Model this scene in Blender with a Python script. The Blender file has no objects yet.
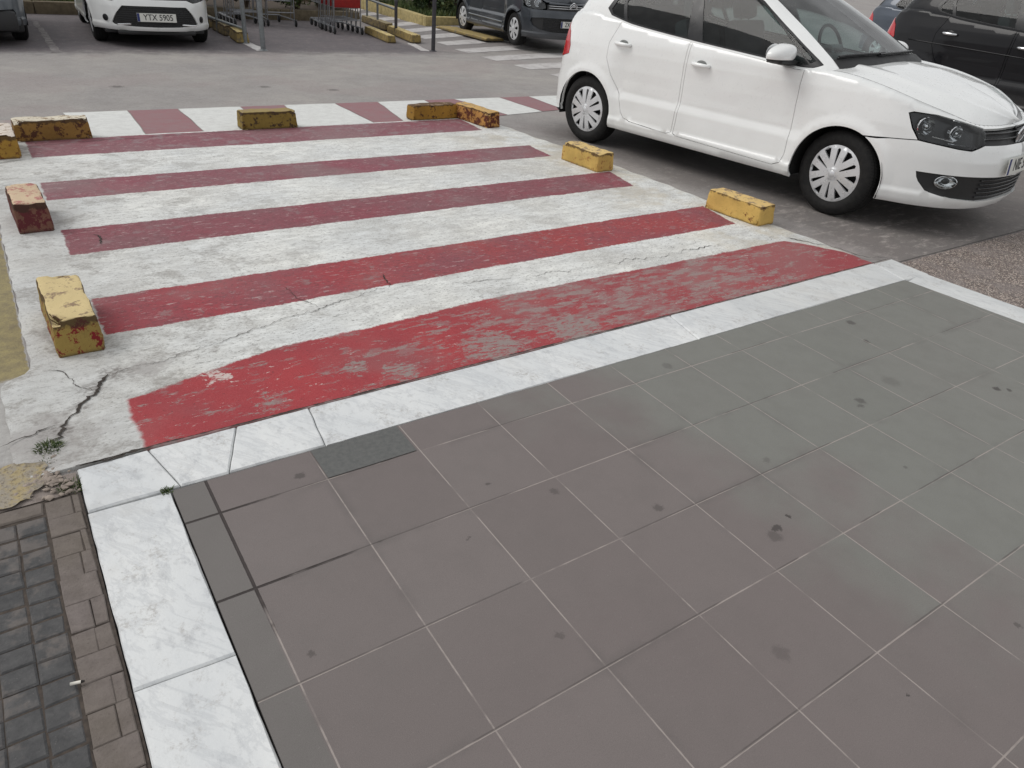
import bpy, bmesh, math, random
from mathutils import Vector, Matrix, noise as mnoise
from mathutils.geometry import delaunay_2d_cdt
random.seed(7)
SC = bpy.context.scene
COL = SC.collection

# ------------------------------------------------------------------ camera
cam_d = bpy.data.cameras.new('camera'); cam = bpy.data.objects.new('camera', cam_d); COL.objects.link(cam)
FPX = 724.977
cam_d.sensor_fit = 'HORIZONTAL'; cam_d.sensor_width = 36.0; cam_d.lens = 36.0 * FPX / 1024
RT = ((0.8276388, -0.5541473, 0.0890775), (-0.2313284, -0.4813968, -0.8454255), (0.5113719, 0.6791008, -0.5266127))
m = Matrix(((RT[0][0], -RT[1][0], -RT[2][0]), (RT[0][1], -RT[1][1], -RT[2][1]), (RT[0][2], -RT[1][2], -RT[2][2]))).to_4x4()
m.translation = (-0.2965, -1.7618, 1.5383)
cam.matrix_world = m
cam_d.clip_start = 0.05; cam_d.clip_end = 2000
SC.camera = cam

# ------------------------------------------------------------------ overcast daylight
SUN_EL, SUN_AZ = math.radians(46), math.radians(140)     # azimuth of the sun measured from +X towards +Y
w = bpy.data.worlds.new('World'); SC.world = w; w.use_nodes = True
wn = w.node_tree; wn.nodes.clear()
sky = wn.nodes.new('ShaderNodeTexSky'); sky.sky_type = 'NISHITA'; sky.sun_disc = False
sky.sun_elevation = SUN_EL; sky.sun_rotation = math.radians(90) - SUN_AZ
sky.air_density = 1.0; sky.dust_density = 1.5; sky.ozone_density = 0.6
hs = wn.nodes.new('ShaderNodeHueSaturation'); hs.inputs['Saturation'].default_value = 0.16
wn.links.new(sky.outputs[0], hs.inputs['Color'])
# uneven cloud cover over the sky colour
wtc = wn.nodes.new('ShaderNodeTexCoord'); wno = wn.nodes.new('ShaderNodeTexNoise'); wno.inputs['Scale'].default_value = 2.6; wno.inputs['Detail'].default_value = 5
wn.links.new(wtc.outputs['Generated'], wno.inputs['Vector'])
wr = wn.nodes.new('ShaderNodeMapRange'); wr.inputs['From Min'].default_value = .3; wr.inputs['From Max'].default_value = .7; wr.inputs['To Min'].default_value = .72; wr.inputs['To Max'].default_value = 1.35
wn.links.new(wno.outputs[0], wr.inputs['Value'])
wm = wn.nodes.new('ShaderNodeVectorMath'); wm.operation = 'SCALE'
ov = wn.nodes.new('ShaderNodeMix'); ov.data_type = 'RGBA'; ov.inputs[0].default_value = .72; ov.inputs[7].default_value = (7.2, 7.3, 7.4, 1)   # cloud deck over most of the sky
wn.links.new(hs.outputs[0], ov.inputs[6]); wn.links.new(ov.outputs[2], wm.inputs[0]); wn.links.new(wr.outputs[0], wm.inputs['Scale'])
bg = wn.nodes.new('ShaderNodeBackground'); bg.inputs['Strength'].default_value = 0.099
wn.links.new(wm.outputs[0], bg.inputs['Color'])
wo = wn.nodes.new('ShaderNodeOutputWorld'); wn.links.new(bg.outputs[0], wo.inputs[0])
sd = bpy.data.lights.new('sun', 'SUN'); sd.energy = 1.2; sd.angle = math.radians(35); sd.color = (1, .97, .93)
so = bpy.data.objects.new('sun', sd); COL.objects.link(so)
sv = Vector((math.cos(SUN_AZ) * math.cos(SUN_EL), math.sin(SUN_AZ) * math.cos(SUN_EL), math.sin(SUN_EL)))
so.rotation_euler = sv.to_track_quat('Z', 'Y').to_euler(); so.location = sv * 30
vs = SC.view_settings; vs.view_transform = 'Standard'; vs.look = 'None'; vs.exposure = 0.0; vs.gamma = 1.0; vs.use_curve_mapping = False
SC.render.engine = 'CYCLES'; SC.cycles.max_bounces = 6; SC.cycles.transparent_max_bounces = 12
SC.cycles.use_denoising = True

# ------------------------------------------------------------------ node helpers
class Mat:
    def __init__(s, name, rough=.8, spec=.5):
        s.m = bpy.data.materials.new(name); s.m.use_nodes = True; s.t = s.m.node_tree; s.t.nodes.clear()
        s.out = s.t.nodes.new('ShaderNodeOutputMaterial'); s.b = s.t.nodes.new('ShaderNodeBsdfPrincipled')
        s.t.links.new(s.b.outputs[0], s.out.inputs[0]); s.b.inputs['Roughness'].default_value = rough
        s.b.inputs['Specular IOR Level'].default_value = spec
        s.tc = s.t.nodes.new('ShaderNodeTexCoord'); s.P = s.tc.outputs['Object']; s._xyz = None
    def put(s, sock, v):
        if v is None: return
        if isinstance(v, bpy.types.NodeSocket): s.t.links.new(v, sock)
        elif isinstance(v, (tuple, list)): sock.default_value = tuple(v) + ((1.0,) if len(v) == 3 and len(sock.default_value) == 4 else ())
        else: sock.default_value = v
    def xyz(s):
        if s._xyz is None:
            n = s.t.nodes.new('ShaderNodeSeparateXYZ'); s.t.links.new(s.P, n.inputs[0]); s._xyz = n.outputs
        return s._xyz
    def M(s, op, a, b=None, c=None, clamp=False):
        n = s.t.nodes.new('ShaderNodeMath'); n.operation = op; n.use_clamp = clamp
        for i, v in enumerate((a, b, c)):
            if v is not None: s.put(n.inputs[i], v)
        return n.outputs[0]
    def add(s, a, b): return s.M('ADD', a, b)
    def sub(s, a, b): return s.M('SUBTRACT', a, b)
    def mul(s, a, b): return s.M('MULTIPLY', a, b)
    def noise(s, scale, detail=3, rough=.55, vec=None, off=None, stretch=None):
        n = s.t.nodes.new('ShaderNodeTexNoise'); n.inputs['Scale'].default_value = scale; n.inputs['Detail'].default_value = detail; n.inputs['Roughness'].default_value = rough
        v = vec or s.P
        if off or stretch:
            mp = s.t.nodes.new('ShaderNodeMapping'); s.put(mp.inputs['Vector'], v)
            if off: mp.inputs['Location'].default_value = off
            if stretch: mp.inputs['Scale'].default_value = stretch
            v = mp.outputs[0]
        s.t.links.new(v, n.inputs['Vector']); return n.outputs[0]
    def voronoi(s, scale, feature='F1', out='Distance', vec=None, rnd=1.0):
        n = s.t.nodes.new('ShaderNodeTexVoronoi'); n.feature = feature; n.inputs['Scale'].default_value = scale; n.inputs['Randomness'].default_value = rnd
        s.t.links.new(vec or s.P, n.inputs['Vector']); return n.outputs[out]
    def step(s, v, a, b, lo=0.0, hi=1.0):
        n = s.t.nodes.new('ShaderNodeMapRange'); n.interpolation_type = 'SMOOTHSTEP'
        for k, x in zip(('Value', 'From Min', 'From Max', 'To Min', 'To Max'), (v, a, b, lo, hi)): s.put(n.inputs[k], x)
        return n.outputs[0]
    def lin(s, v, a, b, lo=0.0, hi=1.0):
        n = s.t.nodes.new('ShaderNodeMapRange')
        for k, x in zip(('Value', 'From Min', 'From Max', 'To Min', 'To Max'), (v, a, b, lo, hi)): s.put(n.inputs[k], x)
        return n.outputs[0]
    def mix(s, f, a, b, mode='MIX'):
        n = s.t.nodes.new('ShaderNodeMix'); n.data_type = 'RGBA'; n.blend_type = mode; n.clamp_factor = True
        s.put(n.inputs[0], f); s.put(n.inputs[6], a); s.put(n.inputs[7], b); return n.outputs[2]
    def vmul(s, c, f):
        n = s.t.nodes.new('ShaderNodeVectorMath'); n.operation = 'SCALE'; s.put(n.inputs[0], c); s.put(n.inputs['Scale'], f); return n.outputs[0]
    def dist(s, x, y, wob=None):
        """distance in plan from (x, y)"""
        X = s.xyz(); dx = s.sub(X[0], x); dy = s.sub(X[1], y)
        d = s.M('SQRT', s.add(s.mul(dx, dx), s.mul(dy, dy)))
        return s.add(d, wob) if wob is not None else d
    def rnd(s, vec):
        n = s.t.nodes.new('ShaderNodeTexWhiteNoise'); n.noise_dimensions = '3D'; s.t.links.new(vec, n.inputs['Vector']); return n.outputs['Value']
    def comb(s, x, y, z=0.0):
        n = s.t.nodes.new('ShaderNodeCombineXYZ')
        for i, v in enumerate((x, y, z)): s.put(n.inputs[i], v)
        return n.outputs[0]
    def color(s, c): s.put(s.b.inputs['Base Color'], c); return s
    def rough(s, r): s.put(s.b.inputs['Roughness'], r); return s
    def bump(s, h, dist=.005, strength=1.0):
        n = s.t.nodes.new('ShaderNodeBump'); n.inputs['Distance'].default_value = dist; n.inputs['Strength'].default_value = strength
        s.put(n.inputs['Height'], h); s.t.links.new(n.outputs[0], s.b.inputs['Normal']); return s
def srgb(r, g, b, k=1.0):
    f = lambda c: ((c / 255 + .055) / 1.055) ** 2.4 if c > 10 else c / 255 / 12.92
    return (min(.95, f(r) * k), min(.95, f(g) * k), min(.95, f(b) * k))
def simple(name, col, rough=.6, metal=0.0, var=.12, scale=18, spec=.5, coat=0.0):
    M = Mat(name, rough, spec); n = M.noise(scale, 4)
    M.color(M.mix(M.lin(n, .3, .7), tuple(c * (1 - var) for c in col), tuple(min(.95, c * (1 + var)) for c in col)))
    M.b.inputs['Metallic'].default_value = metal
    if coat: M.b.inputs['Coat Weight'].default_value = coat; M.b.inputs['Coat Roughness'].default_value = .04
    M.rough(M.lin(n, .3, .7, max(0.02, rough - .06), min(1, rough + .08)))
    return M.m

# ------------------------------------------------------------------ object helpers
def tag(o, label=None, cat=None, group=None, kind=None):
    if label: o['label'] = label
    if cat: o['category'] = cat
    if group: o['group'] = group
    if kind: o['kind'] = kind
    return o
def root(name, loc, label, cat, group=None, matrix=None):
    o = bpy.data.objects.new(name, None); COL.objects.link(o); o.empty_display_size = .2
    if matrix is not None: o.matrix_world = matrix
    else: o.location = loc
    return tag(o, label, cat, group)
def link(name, me, parent=None):
    o = bpy.data.objects.new(name, me); COL.objects.link(o)
    if parent: o.parent = parent
    return o
def mesh_obj(name, verts, faces, mat, parent=None, smooth=False, mats=None, fm=None):
    me = bpy.data.meshes.new(name); me.from_pydata([tuple(v) for v in verts], [], faces); me.update()
    for mm in (mats or [mat]): me.materials.append(mm)
    if fm: me.polygons.foreach_set('material_index', fm)
    if smooth: me.polygons.foreach_set('use_smooth', [True] * len(me.polygons))
    return link(name, me, parent)
def bm_obj(name, bm, mat, parent=None, smooth=False, angle=None):
    me = bpy.data.meshes.new(name); bm.normal_update(); bm.to_mesh(me); bm.free(); me.materials.append(mat)
    if smooth or angle:
        me.polygons.foreach_set('use_smooth', [True] * len(me.polygons))
        if angle: me.set_sharp_from_angle(angle=math.radians(angle))
    return link(name, me, parent)
def add_box(bm, c, size, rot=None, bevel=0.0):
    r = bmesh.ops.create_cube(bm, size=1.0); vs_ = r['verts']
    bmesh.ops.scale(bm, vec=size, verts=vs_)
    if bevel:
        es = list({e for v in vs_ for e in v.link_edges})
        g = bmesh.ops.bevel(bm, geom=es, offset=bevel, segments=2, affect='EDGES', profile=.6)
        vs_ = list({v for f in g['faces'] for v in f.verts} | {v for v in vs_ if v.is_valid})
    M4 = Matrix.Translation(c) @ (rot.to_4x4() if rot is not None else Matrix.Identity(4))
    bmesh.ops.transform(bm, matrix=M4, verts=vs_)
def add_tube(bm, pts, r, n=8, caps=True):
    pts = [Vector(p) for p in pts]; rings = []
    up = Vector((0, 0, 1))
    for i, p in enumerate(pts):
        t = (pts[min(i + 1, len(pts) - 1)] - pts[max(i - 1, 0)]).normalized()
        a = t.cross(up)
        if a.length < 1e-3: a = t.cross(Vector((1, 0, 0)))
        a.normalize(); b = t.cross(a)
        rr = r[i] if isinstance(r, (list, tuple)) else r
        rings.append([bm.verts.new(p + (a * math.cos(k * 2 * math.pi / n) + b * math.sin(k * 2 * math.pi / n)) * rr) for k in range(n)])
    for A, B in zip(rings, rings[1:]):
        for k in range(n): bm.faces.new((A[k], A[(k + 1) % n], B[(k + 1) % n], B[k]))
    if caps: bm.faces.new(rings[0]); bm.faces.new(rings[-1][::-1])
def add_lathe(bm, prof, n=40, axis='Y', closed=False):
    """prof: (radius, along axis); turned about the axis"""
    rings = []
    for r, h in prof:
        ring = []
        for k in range(n):
            a = 2 * math.pi * k / n
            ring.append(bm.verts.new((r * math.cos(a), h, r * math.sin(a)) if axis == 'Y' else (r * math.cos(a), r * math.sin(a), h)))
        rings.append(ring)
    rr = list(zip(rings, rings[1:])) + ([(rings[-1], rings[0])] if closed else [])
    for A, B in rr:
        for k in range(n): bm.faces.new((A[k], A[(k + 1) % n], B[(k + 1) % n], B[k]))
    bmesh.ops.recalc_face_normals(bm, faces=bm.faces[:])
def copy_thing(o, label=None, group=None, mw=None):
    def cp(a, p):
        c = a.copy(); COL.objects.link(c); c.parent = p
        for ch in a.children: cp(ch, c)
        return c
    r = cp(o, None)
    if mw is not None: r.matrix_world = mw
    if label: r['label'] = label
    if group: r['group'] = group
    return r

# ------------------------------------------------------------------ the lie of the land: level plaza, then a gentle fall
def G(x, y):
    yy = max(0.0, y - .42); t = min(1.0, max(0.0, (x - 6) / 2.5)); t = t * t * (3 - 2 * t)
    z = -.03 * min(yy, 30) + .018 * min(25, max(0.0, yy - 5)) * t
    return z
def Gm(x, y): return G(x, y) - .012
SLOPE = Matrix.Rotation(-math.atan(.03), 4, 'X')
def place(x, y, yaw, dz=0.0, slope=True):
    return Matrix.Translation((x, y, Gm(x, y) + dz)) @ (SLOPE if slope else Matrix.Identity(4)) @ Matrix.Rotation(yaw, 4, 'Z')
import math
def lerp(a, b, t): return a + (b - a) * t
def sstep(a, b, x):
    t = min(1.0, max(0.0, (x - a) / (b - a))); return t * t * (3 - 2 * t)
def table(tab, x):
    """smooth (monotone-ish) interpolation through (x, y) pairs"""
    if x <= tab[0][0]: return tab[0][1]
    for (x0, y0), (x1, y1) in zip(tab, tab[1:]):
        if x <= x1:
            t = (x - x0) / (x1 - x0); return lerp(y0, y1, t)
    return tab[-1][1]
def spline_table(pts, n=24):
    """Catmull-Rom through points, sampled densely; returns list of tuples"""
    out = []; m = len(pts)
    for i in range(m - 1):
        p0 = pts[max(i - 1, 0)]; p1 = pts[i]; p2 = pts[i + 1]; p3 = pts[min(i + 2, m - 1)]
        def ch(a, b): return max(1e-6, math.sqrt(sum((u - v) ** 2 for u, v in zip(a, b)))) ** .5
        t0 = 0.0; t1 = t0 + ch(p0, p1) if i > 0 else 0.3; t2 = t1 + ch(p1, p2); t3 = t2 + (ch(p2, p3) if i < m - 2 else .3)
        for k in range(n):
            t = lerp(t1, t2, k / n)
            def L(a, b, ta, tb): return [u + (v - u) * (t - ta) / (tb - ta) for u, v in zip(a, b)]
            if i == 0: q0 = [2 * u - v for u, v in zip(p1, p2)]; t0_ = t1 - (t2 - t1)
            else: q0 = p0; t0_ = t0
            if i == m - 2: q3 = [2 * u - v for u, v in zip(p2, p1)]; t3_ = t2 + (t2 - t1)
            else: q3 = p3; t3_ = t3
            A1 = L(q0, p1, t0_, t1); A2 = L(p1, p2, t1, t2); A3 = L(p2, q3, t2, t3_)
            B1 = L(A1, A2, t0_, t2); B2 = L(A2, A3, t1, t3_)
            out.append(tuple(L(B1, B2, t1, t2)))
    out.append(tuple(pts[-1])); return out

class CarShape:
    """half car surface (left side, y >= 0): a lower band wrapped round the plan outline and a greenhouse above it"""
    def __init__(c, spec):
        c.sp = spec
        pl = spline_table(spec['plan'], 30)
        c.pl = pl; c.S = [0.0]
        for a, b in zip(pl, pl[1:]): c.S.append(c.S[-1] + math.hypot(b[0] - a[0], b[1] - a[1]))
        c.L = c.S[-1]
        c.N = []
        for i in range(len(pl)):
            a = pl[max(0, i - 2)]; b = pl[min(len(pl) - 1, i + 2)]
            dx, dy = b[0] - a[0], b[1] - a[1]; l = math.hypot(dx, dy); c.N.append((-dy / l, dx / l))
        c.N[0] = (-1.0, 0.0); c.N[-1] = (1.0, 0.0)
        c.top = [(x, z) for x, z in [p for p in spline_table(spec['top'], 12)]]
        c.low = spline_table(spec['belt_loop'], 24); c.up = spline_table(spec['roof_loop'], 24)
        c.NK = len(spec['belt_loop']) - 1
    def at(c, s):
        s = min(max(s, 0.0), c.L); lo, hi = 0, len(c.S) - 1
        while hi - lo > 1:
            m = (lo + hi) // 2
            if c.S[m] <= s: lo = m
            else: hi = m
        t = (s - c.S[lo]) / max(1e-9, c.S[hi] - c.S[lo])
        x = lerp(c.pl[lo][0], c.pl[hi][0], t); y = lerp(c.pl[lo][1], c.pl[hi][1], t)
        nx = lerp(c.N[lo][0], c.N[hi][0], t); ny = lerp(c.N[lo][1], c.N[hi][1], t); l = math.hypot(nx, ny)
        return x, y, nx / l, ny / l
    def sx(c, x):
        lo, hi = 0, len(c.S) - 1
        while hi - lo > 1:
            m = (lo + hi) // 2
            if c.pl[m][0] <= x: lo = m
            else: hi = m
        t = (x - c.pl[lo][0]) / max(1e-9, c.pl[hi][0] - c.pl[lo][0]); return lerp(c.S[lo], c.S[hi], min(1, max(0, t)))
    def sy(c, y, front=True):
        """s of the point of the front (or rear) end at half width y"""
        rng = range(len(c.S) - 1, 0, -1) if front else range(0, len(c.S) - 1)
        for i in rng:
            j = i - 1 if front else i + 1
            if c.pl[i][1] <= y <= c.pl[j][1]:
                t = (y - c.pl[i][1]) / max(1e-9, c.pl[j][1] - c.pl[i][1]); return lerp(c.S[i], c.S[j], t)
        return c.L if front else 0.0
    def ztop(c, s):
        return table(c.top, c.at(s)[0])
    def P(c, s, z):
        x, y, nx, ny = c.at(s); sp = c.sp
        w = max(0.0, nx) ** 2 if nx > 0 else 0.0; wr = max(0.0, -nx) ** 2
        ins = (1 - w - wr) * table(sp['side'], z) + w * table(sp['nose'], z) + wr * table(sp['tail'], z)
        if 'scoop' in sp:
            x0, x1, amp, tab = sp['scoop']
            ins += (1 - w - wr) * amp * table(tab, z) * sstep(x0 - .12, x0 + .10, x) * (1 - sstep(x1 - .10, x1 + .12, x))
        for ax, az in ((0.0, sp['axle_z']), (sp['wb'], sp['axle_z'])):
            r = math.hypot(x - ax, z - az); ins -= (1 - w - wr) * .012 * (1 - sstep(.0, .075, abs(r - sp['arch'] - .012)))
        zt = table(c.top, x); rr = table(sp['round'], x); u = zt - z
        if u < rr: u = max(0.0, u); ins += (rr - math.sqrt(max(0.0, rr * rr - (rr - u) ** 2))) * table(sp['roundw'], x)
        return (x - nx * ins, y - ny * ins, z)
    def G(c, u, t):
        """greenhouse: u in control-point index units along the loops, t 0 (belt) .. 1 (roof)"""
        k = min(max(u, 0.0), c.NK) * 24; i = min(int(k), len(c.low) - 2); f = k - i
        a = [lerp(c.low[i][q], c.low[i + 1][q], f) for q in range(3)]; b = [lerp(c.up[i][q], c.up[i + 1][q], f) for q in range(3)]
        i0 = max(0, i - 2); i1 = min(len(c.low) - 1, i + 3)
        tx = c.low[i1][0] - c.low[i0][0]; ty = c.low[i1][1] - c.low[i0][1]; l = math.hypot(tx, ty)
        bu = c.sp['bulge'] * 4 * t * (1 - t)
        p = [lerp(a[q], b[q], t) for q in range(3)]
        p[0] += -ty / l * bu; p[1] += tx / l * bu
        if p[1] < 0: p[1] = 0.0
        return tuple(p)
    def H(c, x0, s, q):
        """bonnet: s along the band's top edge, q 0 edge .. 1 centre line"""
        ex, ey, ez = c.P(s, c.ztop(s)); sp = c.sp
        f = max(0.0, (s - c.sx(x0)) / (c.L - c.sx(x0))); cx = lerp(sp['bonnet_c'][0], sp['bonnet_c'][1], f ** .8)
        nx_, ny_, nz_ = c.P(c.L, c.ztop(c.L))
        zc = table(sp['bonnet_z'], cx)
        k = 1 - (1 - q) ** 2.0
        z = lerp(ez, zc, k) + .013 * math.exp(-((q - .30) / .075) ** 2) * (1 - f * .6)
        return (lerp(ex, cx, q), ey * (1 - q), z)
POLO = dict(wb=2.52, axle_z=.30, arch=.335,
    plan=[(-.655,0),(-.645,.32),(-.60,.56),(-.47,.73),(-.18,.815),(.35,.842),(1.25,.845),(2.2,.842),(2.6,.832),(2.9,.785),(3.13,.68),(3.30,.52),(3.40,.29),(3.43,0)],
    top=[(-.66,.98),(-.5,1.06),(-.2,1.125),(.2,1.095),(.4,1.062),(1.03,1.012),(1.69,.972),(2.07,.945),(2.25,.962),(2.45,.955),(2.7,.915),(2.95,.855),(3.15,.80),(3.3,.752),(3.45,.735)],
    side=[(.14,.10),(.20,.035),(.235,.004),(.29,-.004),(.31,.006),(.42,.004),(.55,.0),(.7,.004),(.85,.018),(.95,.038),(1.03,.06),(1.13,.085)],
    scoop=(.34,2.16,.040,[(.30,.0),(.40,.25),(.465,.35),(.535,1.0),(.62,.95),(.75,.7),(.86,.35),(.93,.1)]),
    nose=[(.14,.16),(.20,.05),(.26,.01),(.40,.0),(.52,.005),(.60,.025),(.655,.055),(.70,.075),(.76,.11),(.80,.15)],
    tail=[(.14,.10),(.22,.04),(.32,.0),(.52,.0),(.58,.03),(.7,.05),(.9,.10),(1.05,.15)],
    round=[(-.7,.05),(0,.03),(2.15,.02),(2.35,.05),(3.4,.045)], roundw=[(-.7,.6),(2.15,.4),(2.35,1),(3.4,1)],
    bonnet_c=(2.30,3.32), bonnet_z=[(2.25,1.025),(2.6,.998),(2.9,.945),(3.1,.88),(3.25,.81),(3.32,.77)],
    belt_loop=[(-.50,0,1.02),(-.46,.40,1.03),(-.36,.655,1.08),(-.10,.725,1.12),(.4,.765,1.06),(1.05,.785,1.01),(1.7,.785,.97),(2.1,.775,.945),(2.24,.74,.965),(2.285,.665,.995),(2.36,.36,1.02),(2.38,0,1.025)],
    roof_loop=[(-.28,0,1.41),(-.25,.32,1.41),(-.14,.50,1.41),(.02,.545,1.42),(.45,.575,1.445),(.85,.585,1.455),(1.2,.575,1.45),(1.40,.555,1.425),(1.475,.525,1.405),(1.52,.46,1.40),(1.57,.24,1.415),(1.58,0,1.418)],
    bulge=.028)
# ================================================================== GROUND
def sheet(name, xs, ys, zf, mat, kind='structure', keep=None):
    V = []; F = []; idx = {}
    for j, y in enumerate(ys):
        for i, x in enumerate(xs):
            idx[i, j] = len(V); V.append((x, y, zf(x, y)))
    for j in range(len(ys) - 1):
        for i in range(len(xs) - 1):
            if keep is None or keep((xs[i] + xs[i + 1]) / 2, (ys[j] + ys[j + 1]) / 2): F.append((idx[i, j], idx[i + 1, j], idx[i + 1, j + 1], idx[i, j + 1]))
    o = mesh_obj(name, V, F, mat, smooth=True); tag(o, kind=kind); return o
def frange(a, b, st): n = max(1, round(abs(b - a) / st)); return [a + (b - a) * i / n for i in range(n + 1)]

# --- asphalt
A = Mat('asphalt', .82, .35); X = A.xyz()
grain = A.noise(260, 2, .7); grain2 = A.noise(70, 3, .65); big = A.noise(.55, 4, .6); mid = A.noise(3.2, 5, .65)
c = A.mix(A.lin(big, .35, .65), srgb(156, 152, 150, 1.14), srgb(172, 167, 162, 1.14))
c = A.mix(A.lin(mid, .35, .75, 0, .35), c, srgb(122, 118, 117))
# worn tracks with a warmer tint near the middle of the lane
c = A.mix(A.mul(A.step(A.noise(.9, 3, .5, off=(7, 3, 0)), .5, .62), .35), c, srgb(163, 150, 148))
# parking bays: older, darker, mauve-grey asphalt (from y = 9.6 on)
bay = A.step(A.add(X[1], A.mul(A.sub(mid, .5), 1.2)), 9.5, 10.3)
bay = A.mul(bay, A.step(A.add(X[1], A.mul(mid, 1.5)), 20.5, 18.5)); bay = A.mul(bay, A.sub(1.0, A.mul(A.step(X[0], 6.1, 6.3), .55)))
c = A.mix(bay, c, A.mix(A.lin(mid, .3, .7), srgb(96, 92, 96), srgb(116, 108, 110)))
# the darker strip the car stands on
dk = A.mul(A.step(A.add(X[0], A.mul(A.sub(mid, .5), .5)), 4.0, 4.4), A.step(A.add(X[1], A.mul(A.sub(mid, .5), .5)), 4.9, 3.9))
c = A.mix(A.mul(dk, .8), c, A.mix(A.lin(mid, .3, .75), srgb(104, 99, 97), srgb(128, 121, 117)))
# pale scuffs of cement and old paint near the crossing's edge
scf = A.mul(A.mul(A.step(A.noise(5.5, 6, .75, stretch=(1, 2.4, 1)), .50, .68), A.step(A.dist(4.9, .95), 1.5, .25)), .85)
c = A.mix(scf, c, srgb(186, 178, 172))
# exposed aggregate beside the kerb
agm = A.mul(A.mul(A.step(A.sub(.365, X[1]), 0.0, .012), A.step(X[0], 4.2, 4.24)), A.step(A.add(X[0], A.mul(X[1], -.3)), 9.0, 8.6))
vor = A.voronoi(150, out='Color'); vs_ = A.t.nodes.new('ShaderNodeSeparateColor'); A.t.links.new(vor, vs_.inputs[0])
agc = A.mix(A.step(vs_.outputs[0], .25, .75), srgb(96, 88, 84), srgb(148, 132, 124))
agc = A.mix(A.step(vs_.outputs[1], .78, .84), agc, srgb(214, 200, 188))
agc = A.mix(A.mul(A.step(A.noise(4, 4), .45, .62), .6), agc, srgb(146, 136, 132))
c = A.mix(agm, c, agc)
# saw-cut joint along the aggregate panel
jn = A.mul(A.step(A.M('ABSOLUTE', A.sub(X[1], A.add(.372, A.mul(A.sub(mid, .5), .02)))), .012, .004), A.step(X[0], 4.2, 4.25))
c = A.mix(A.mul(jn, .8), c, srgb(58, 54, 52))
c = A.mix(A.lin(grain, .3, .72, 0, .40), c, srgb(76, 73, 72)); c = A.mix(A.step(A.noise(34, 5, .8, off=(4, 4, 0)), .50, .66, 0, .35), c, srgb(104, 99, 97)); c = A.mix(A.step(A.noise(11, 6, .8, off=(1, 6, 0)), .52, .66, 0, .22), c, srgb(182, 176, 170))
c = A.mix(A.step(grain2, .62, .72, 0, .35), c, srgb(190, 186, 180))
# oil drips under where cars stand
for ox, oy, orr in ((5.9, 1.3, .38), (5.7, 2.7, .3), (2.0, 12.2, .5), (8.6, 11.2, .6)):
    c = A.mix(A.mul(A.step(A.dist(ox, oy, A.mul(A.sub(mid, .5), .5)), orr, orr * .3), .55), c, srgb(62, 58, 56))
for oy, ox in ((7.1, 2.4), (6.8, 3.1), (7.3, .9)):
    c = A.mix(A.mul(A.step(A.dist(ox, oy, A.mul(A.sub(grain2, .5), .25)), .08, .03), .7), c, srgb(84, 80, 78))
A.color(c); A.bump(A.add(A.mul(grain, .6), A.mul(A.step(vor, .2, .8), A.mul(agm, .5))), .004, .8)
xs = [-150, -80, -40, -20, -10] + frange(-6, 22, .5) + [26, 32, 40, 60, 100, 160]
ys = [-80, -40, -20, -10] + frange(-5, 26, .5) + [30, 36, 45, 60, 90, 140, 200]
ys = sorted(set(ys + [.42])); 
def zroad(x, y):
    return Gm(x, y) - (0.06 if (x < 3.6 and y < .2) else 0.0)
sheet('asphalt_ground', xs, ys, zroad, A.m)

# --- painted ramp of the crossing
R = Mat('crossing_paint', .75, .4); X = R.xyz()
wob = R.sub(R.noise(9, 5, .7), .5); wob2 = R.sub(R.noise(38, 4, .7, off=(3, 1, 0)), .5)
flk = R.sub(R.noise(85, 4, .8, off=(6, 6, 0), stretch=(.7, 1.3, 1)), .5); ye = R.add(X[1], R.add(R.mul(wob, .035), R.add(R.mul(wob2, .022), R.mul(flk, .030)))); xe = R.add(X[0], R.add(R.mul(wob, .05), R.mul(wob2, .014)))
fine = R.noise(150, 3, .7); mid = R.noise(14, 5, .7, stretch=(.55, 1.5, 1)); big = R.noise(1.7, 4, .6); spk = R.noise(48, 4, .75, off=(5, 2, 0), stretch=(1, 1.7, 1))
# white paint on concrete, dirty
white = R.mix(R.lin(big, .35, .65), srgb(212, 214, 213, 1.13), srgb(226, 226, 221, 1.13))
white = R.mix(R.lin(mid, .40, .68, 0, .6), white, srgb(176, 175, 172, 1.05))
white = R.mix(R.step(spk, .53, .64, 0, .6), white, srgb(152, 151, 148))
white = R.mix(R.step(R.noise(30, 5, .8, off=(9, 4, 0), stretch=(.55, 1.6, 1)), .605, .66, 0, .75), white, srgb(112, 110, 107))
white = R.mix(R.step(R.noise(64, 3, .8, off=(1, 8, 0), stretch=(.6, 1.5, 1)), .635, .68, 0, .85), white, srgb(78, 74, 70))
edge = R.step(R.add(X[0], R.mul(wob, .6)), .45, -.42)
white = R.mix(R.mul(edge, .45), white, srgb(168, 167, 165)); ptc = R.mul(R.step(R.noise(4.2, 7, .78, off=(2, 12, 0)), .50, .60), R.step(X[0], 1.6, -.2, .25, .85)); white = R.mix(R.mul(ptc, R.step(spk, .38, .58, .35, .9)), white, srgb(146, 142, 137)); white = R.mix(R.mul(R.step(X[0], 2.8, 3.8), R.step(R.noise(3.5, 5, .7, off=(7, 2, 0)), .42, .62, 0, .5)), white, srgb(190, 178, 154)); white = R.mix(R.mul(R.step(R.noise(1.3, 5, .7, off=(1, 1, 0)), .48, .64), R.step(fine, .40, .60, .1, .55)), white, srgb(164, 160, 153))
con = R.mix(R.lin(mid, .3, .7), srgb(134, 128, 126), srgb(158, 152, 149))
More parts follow.
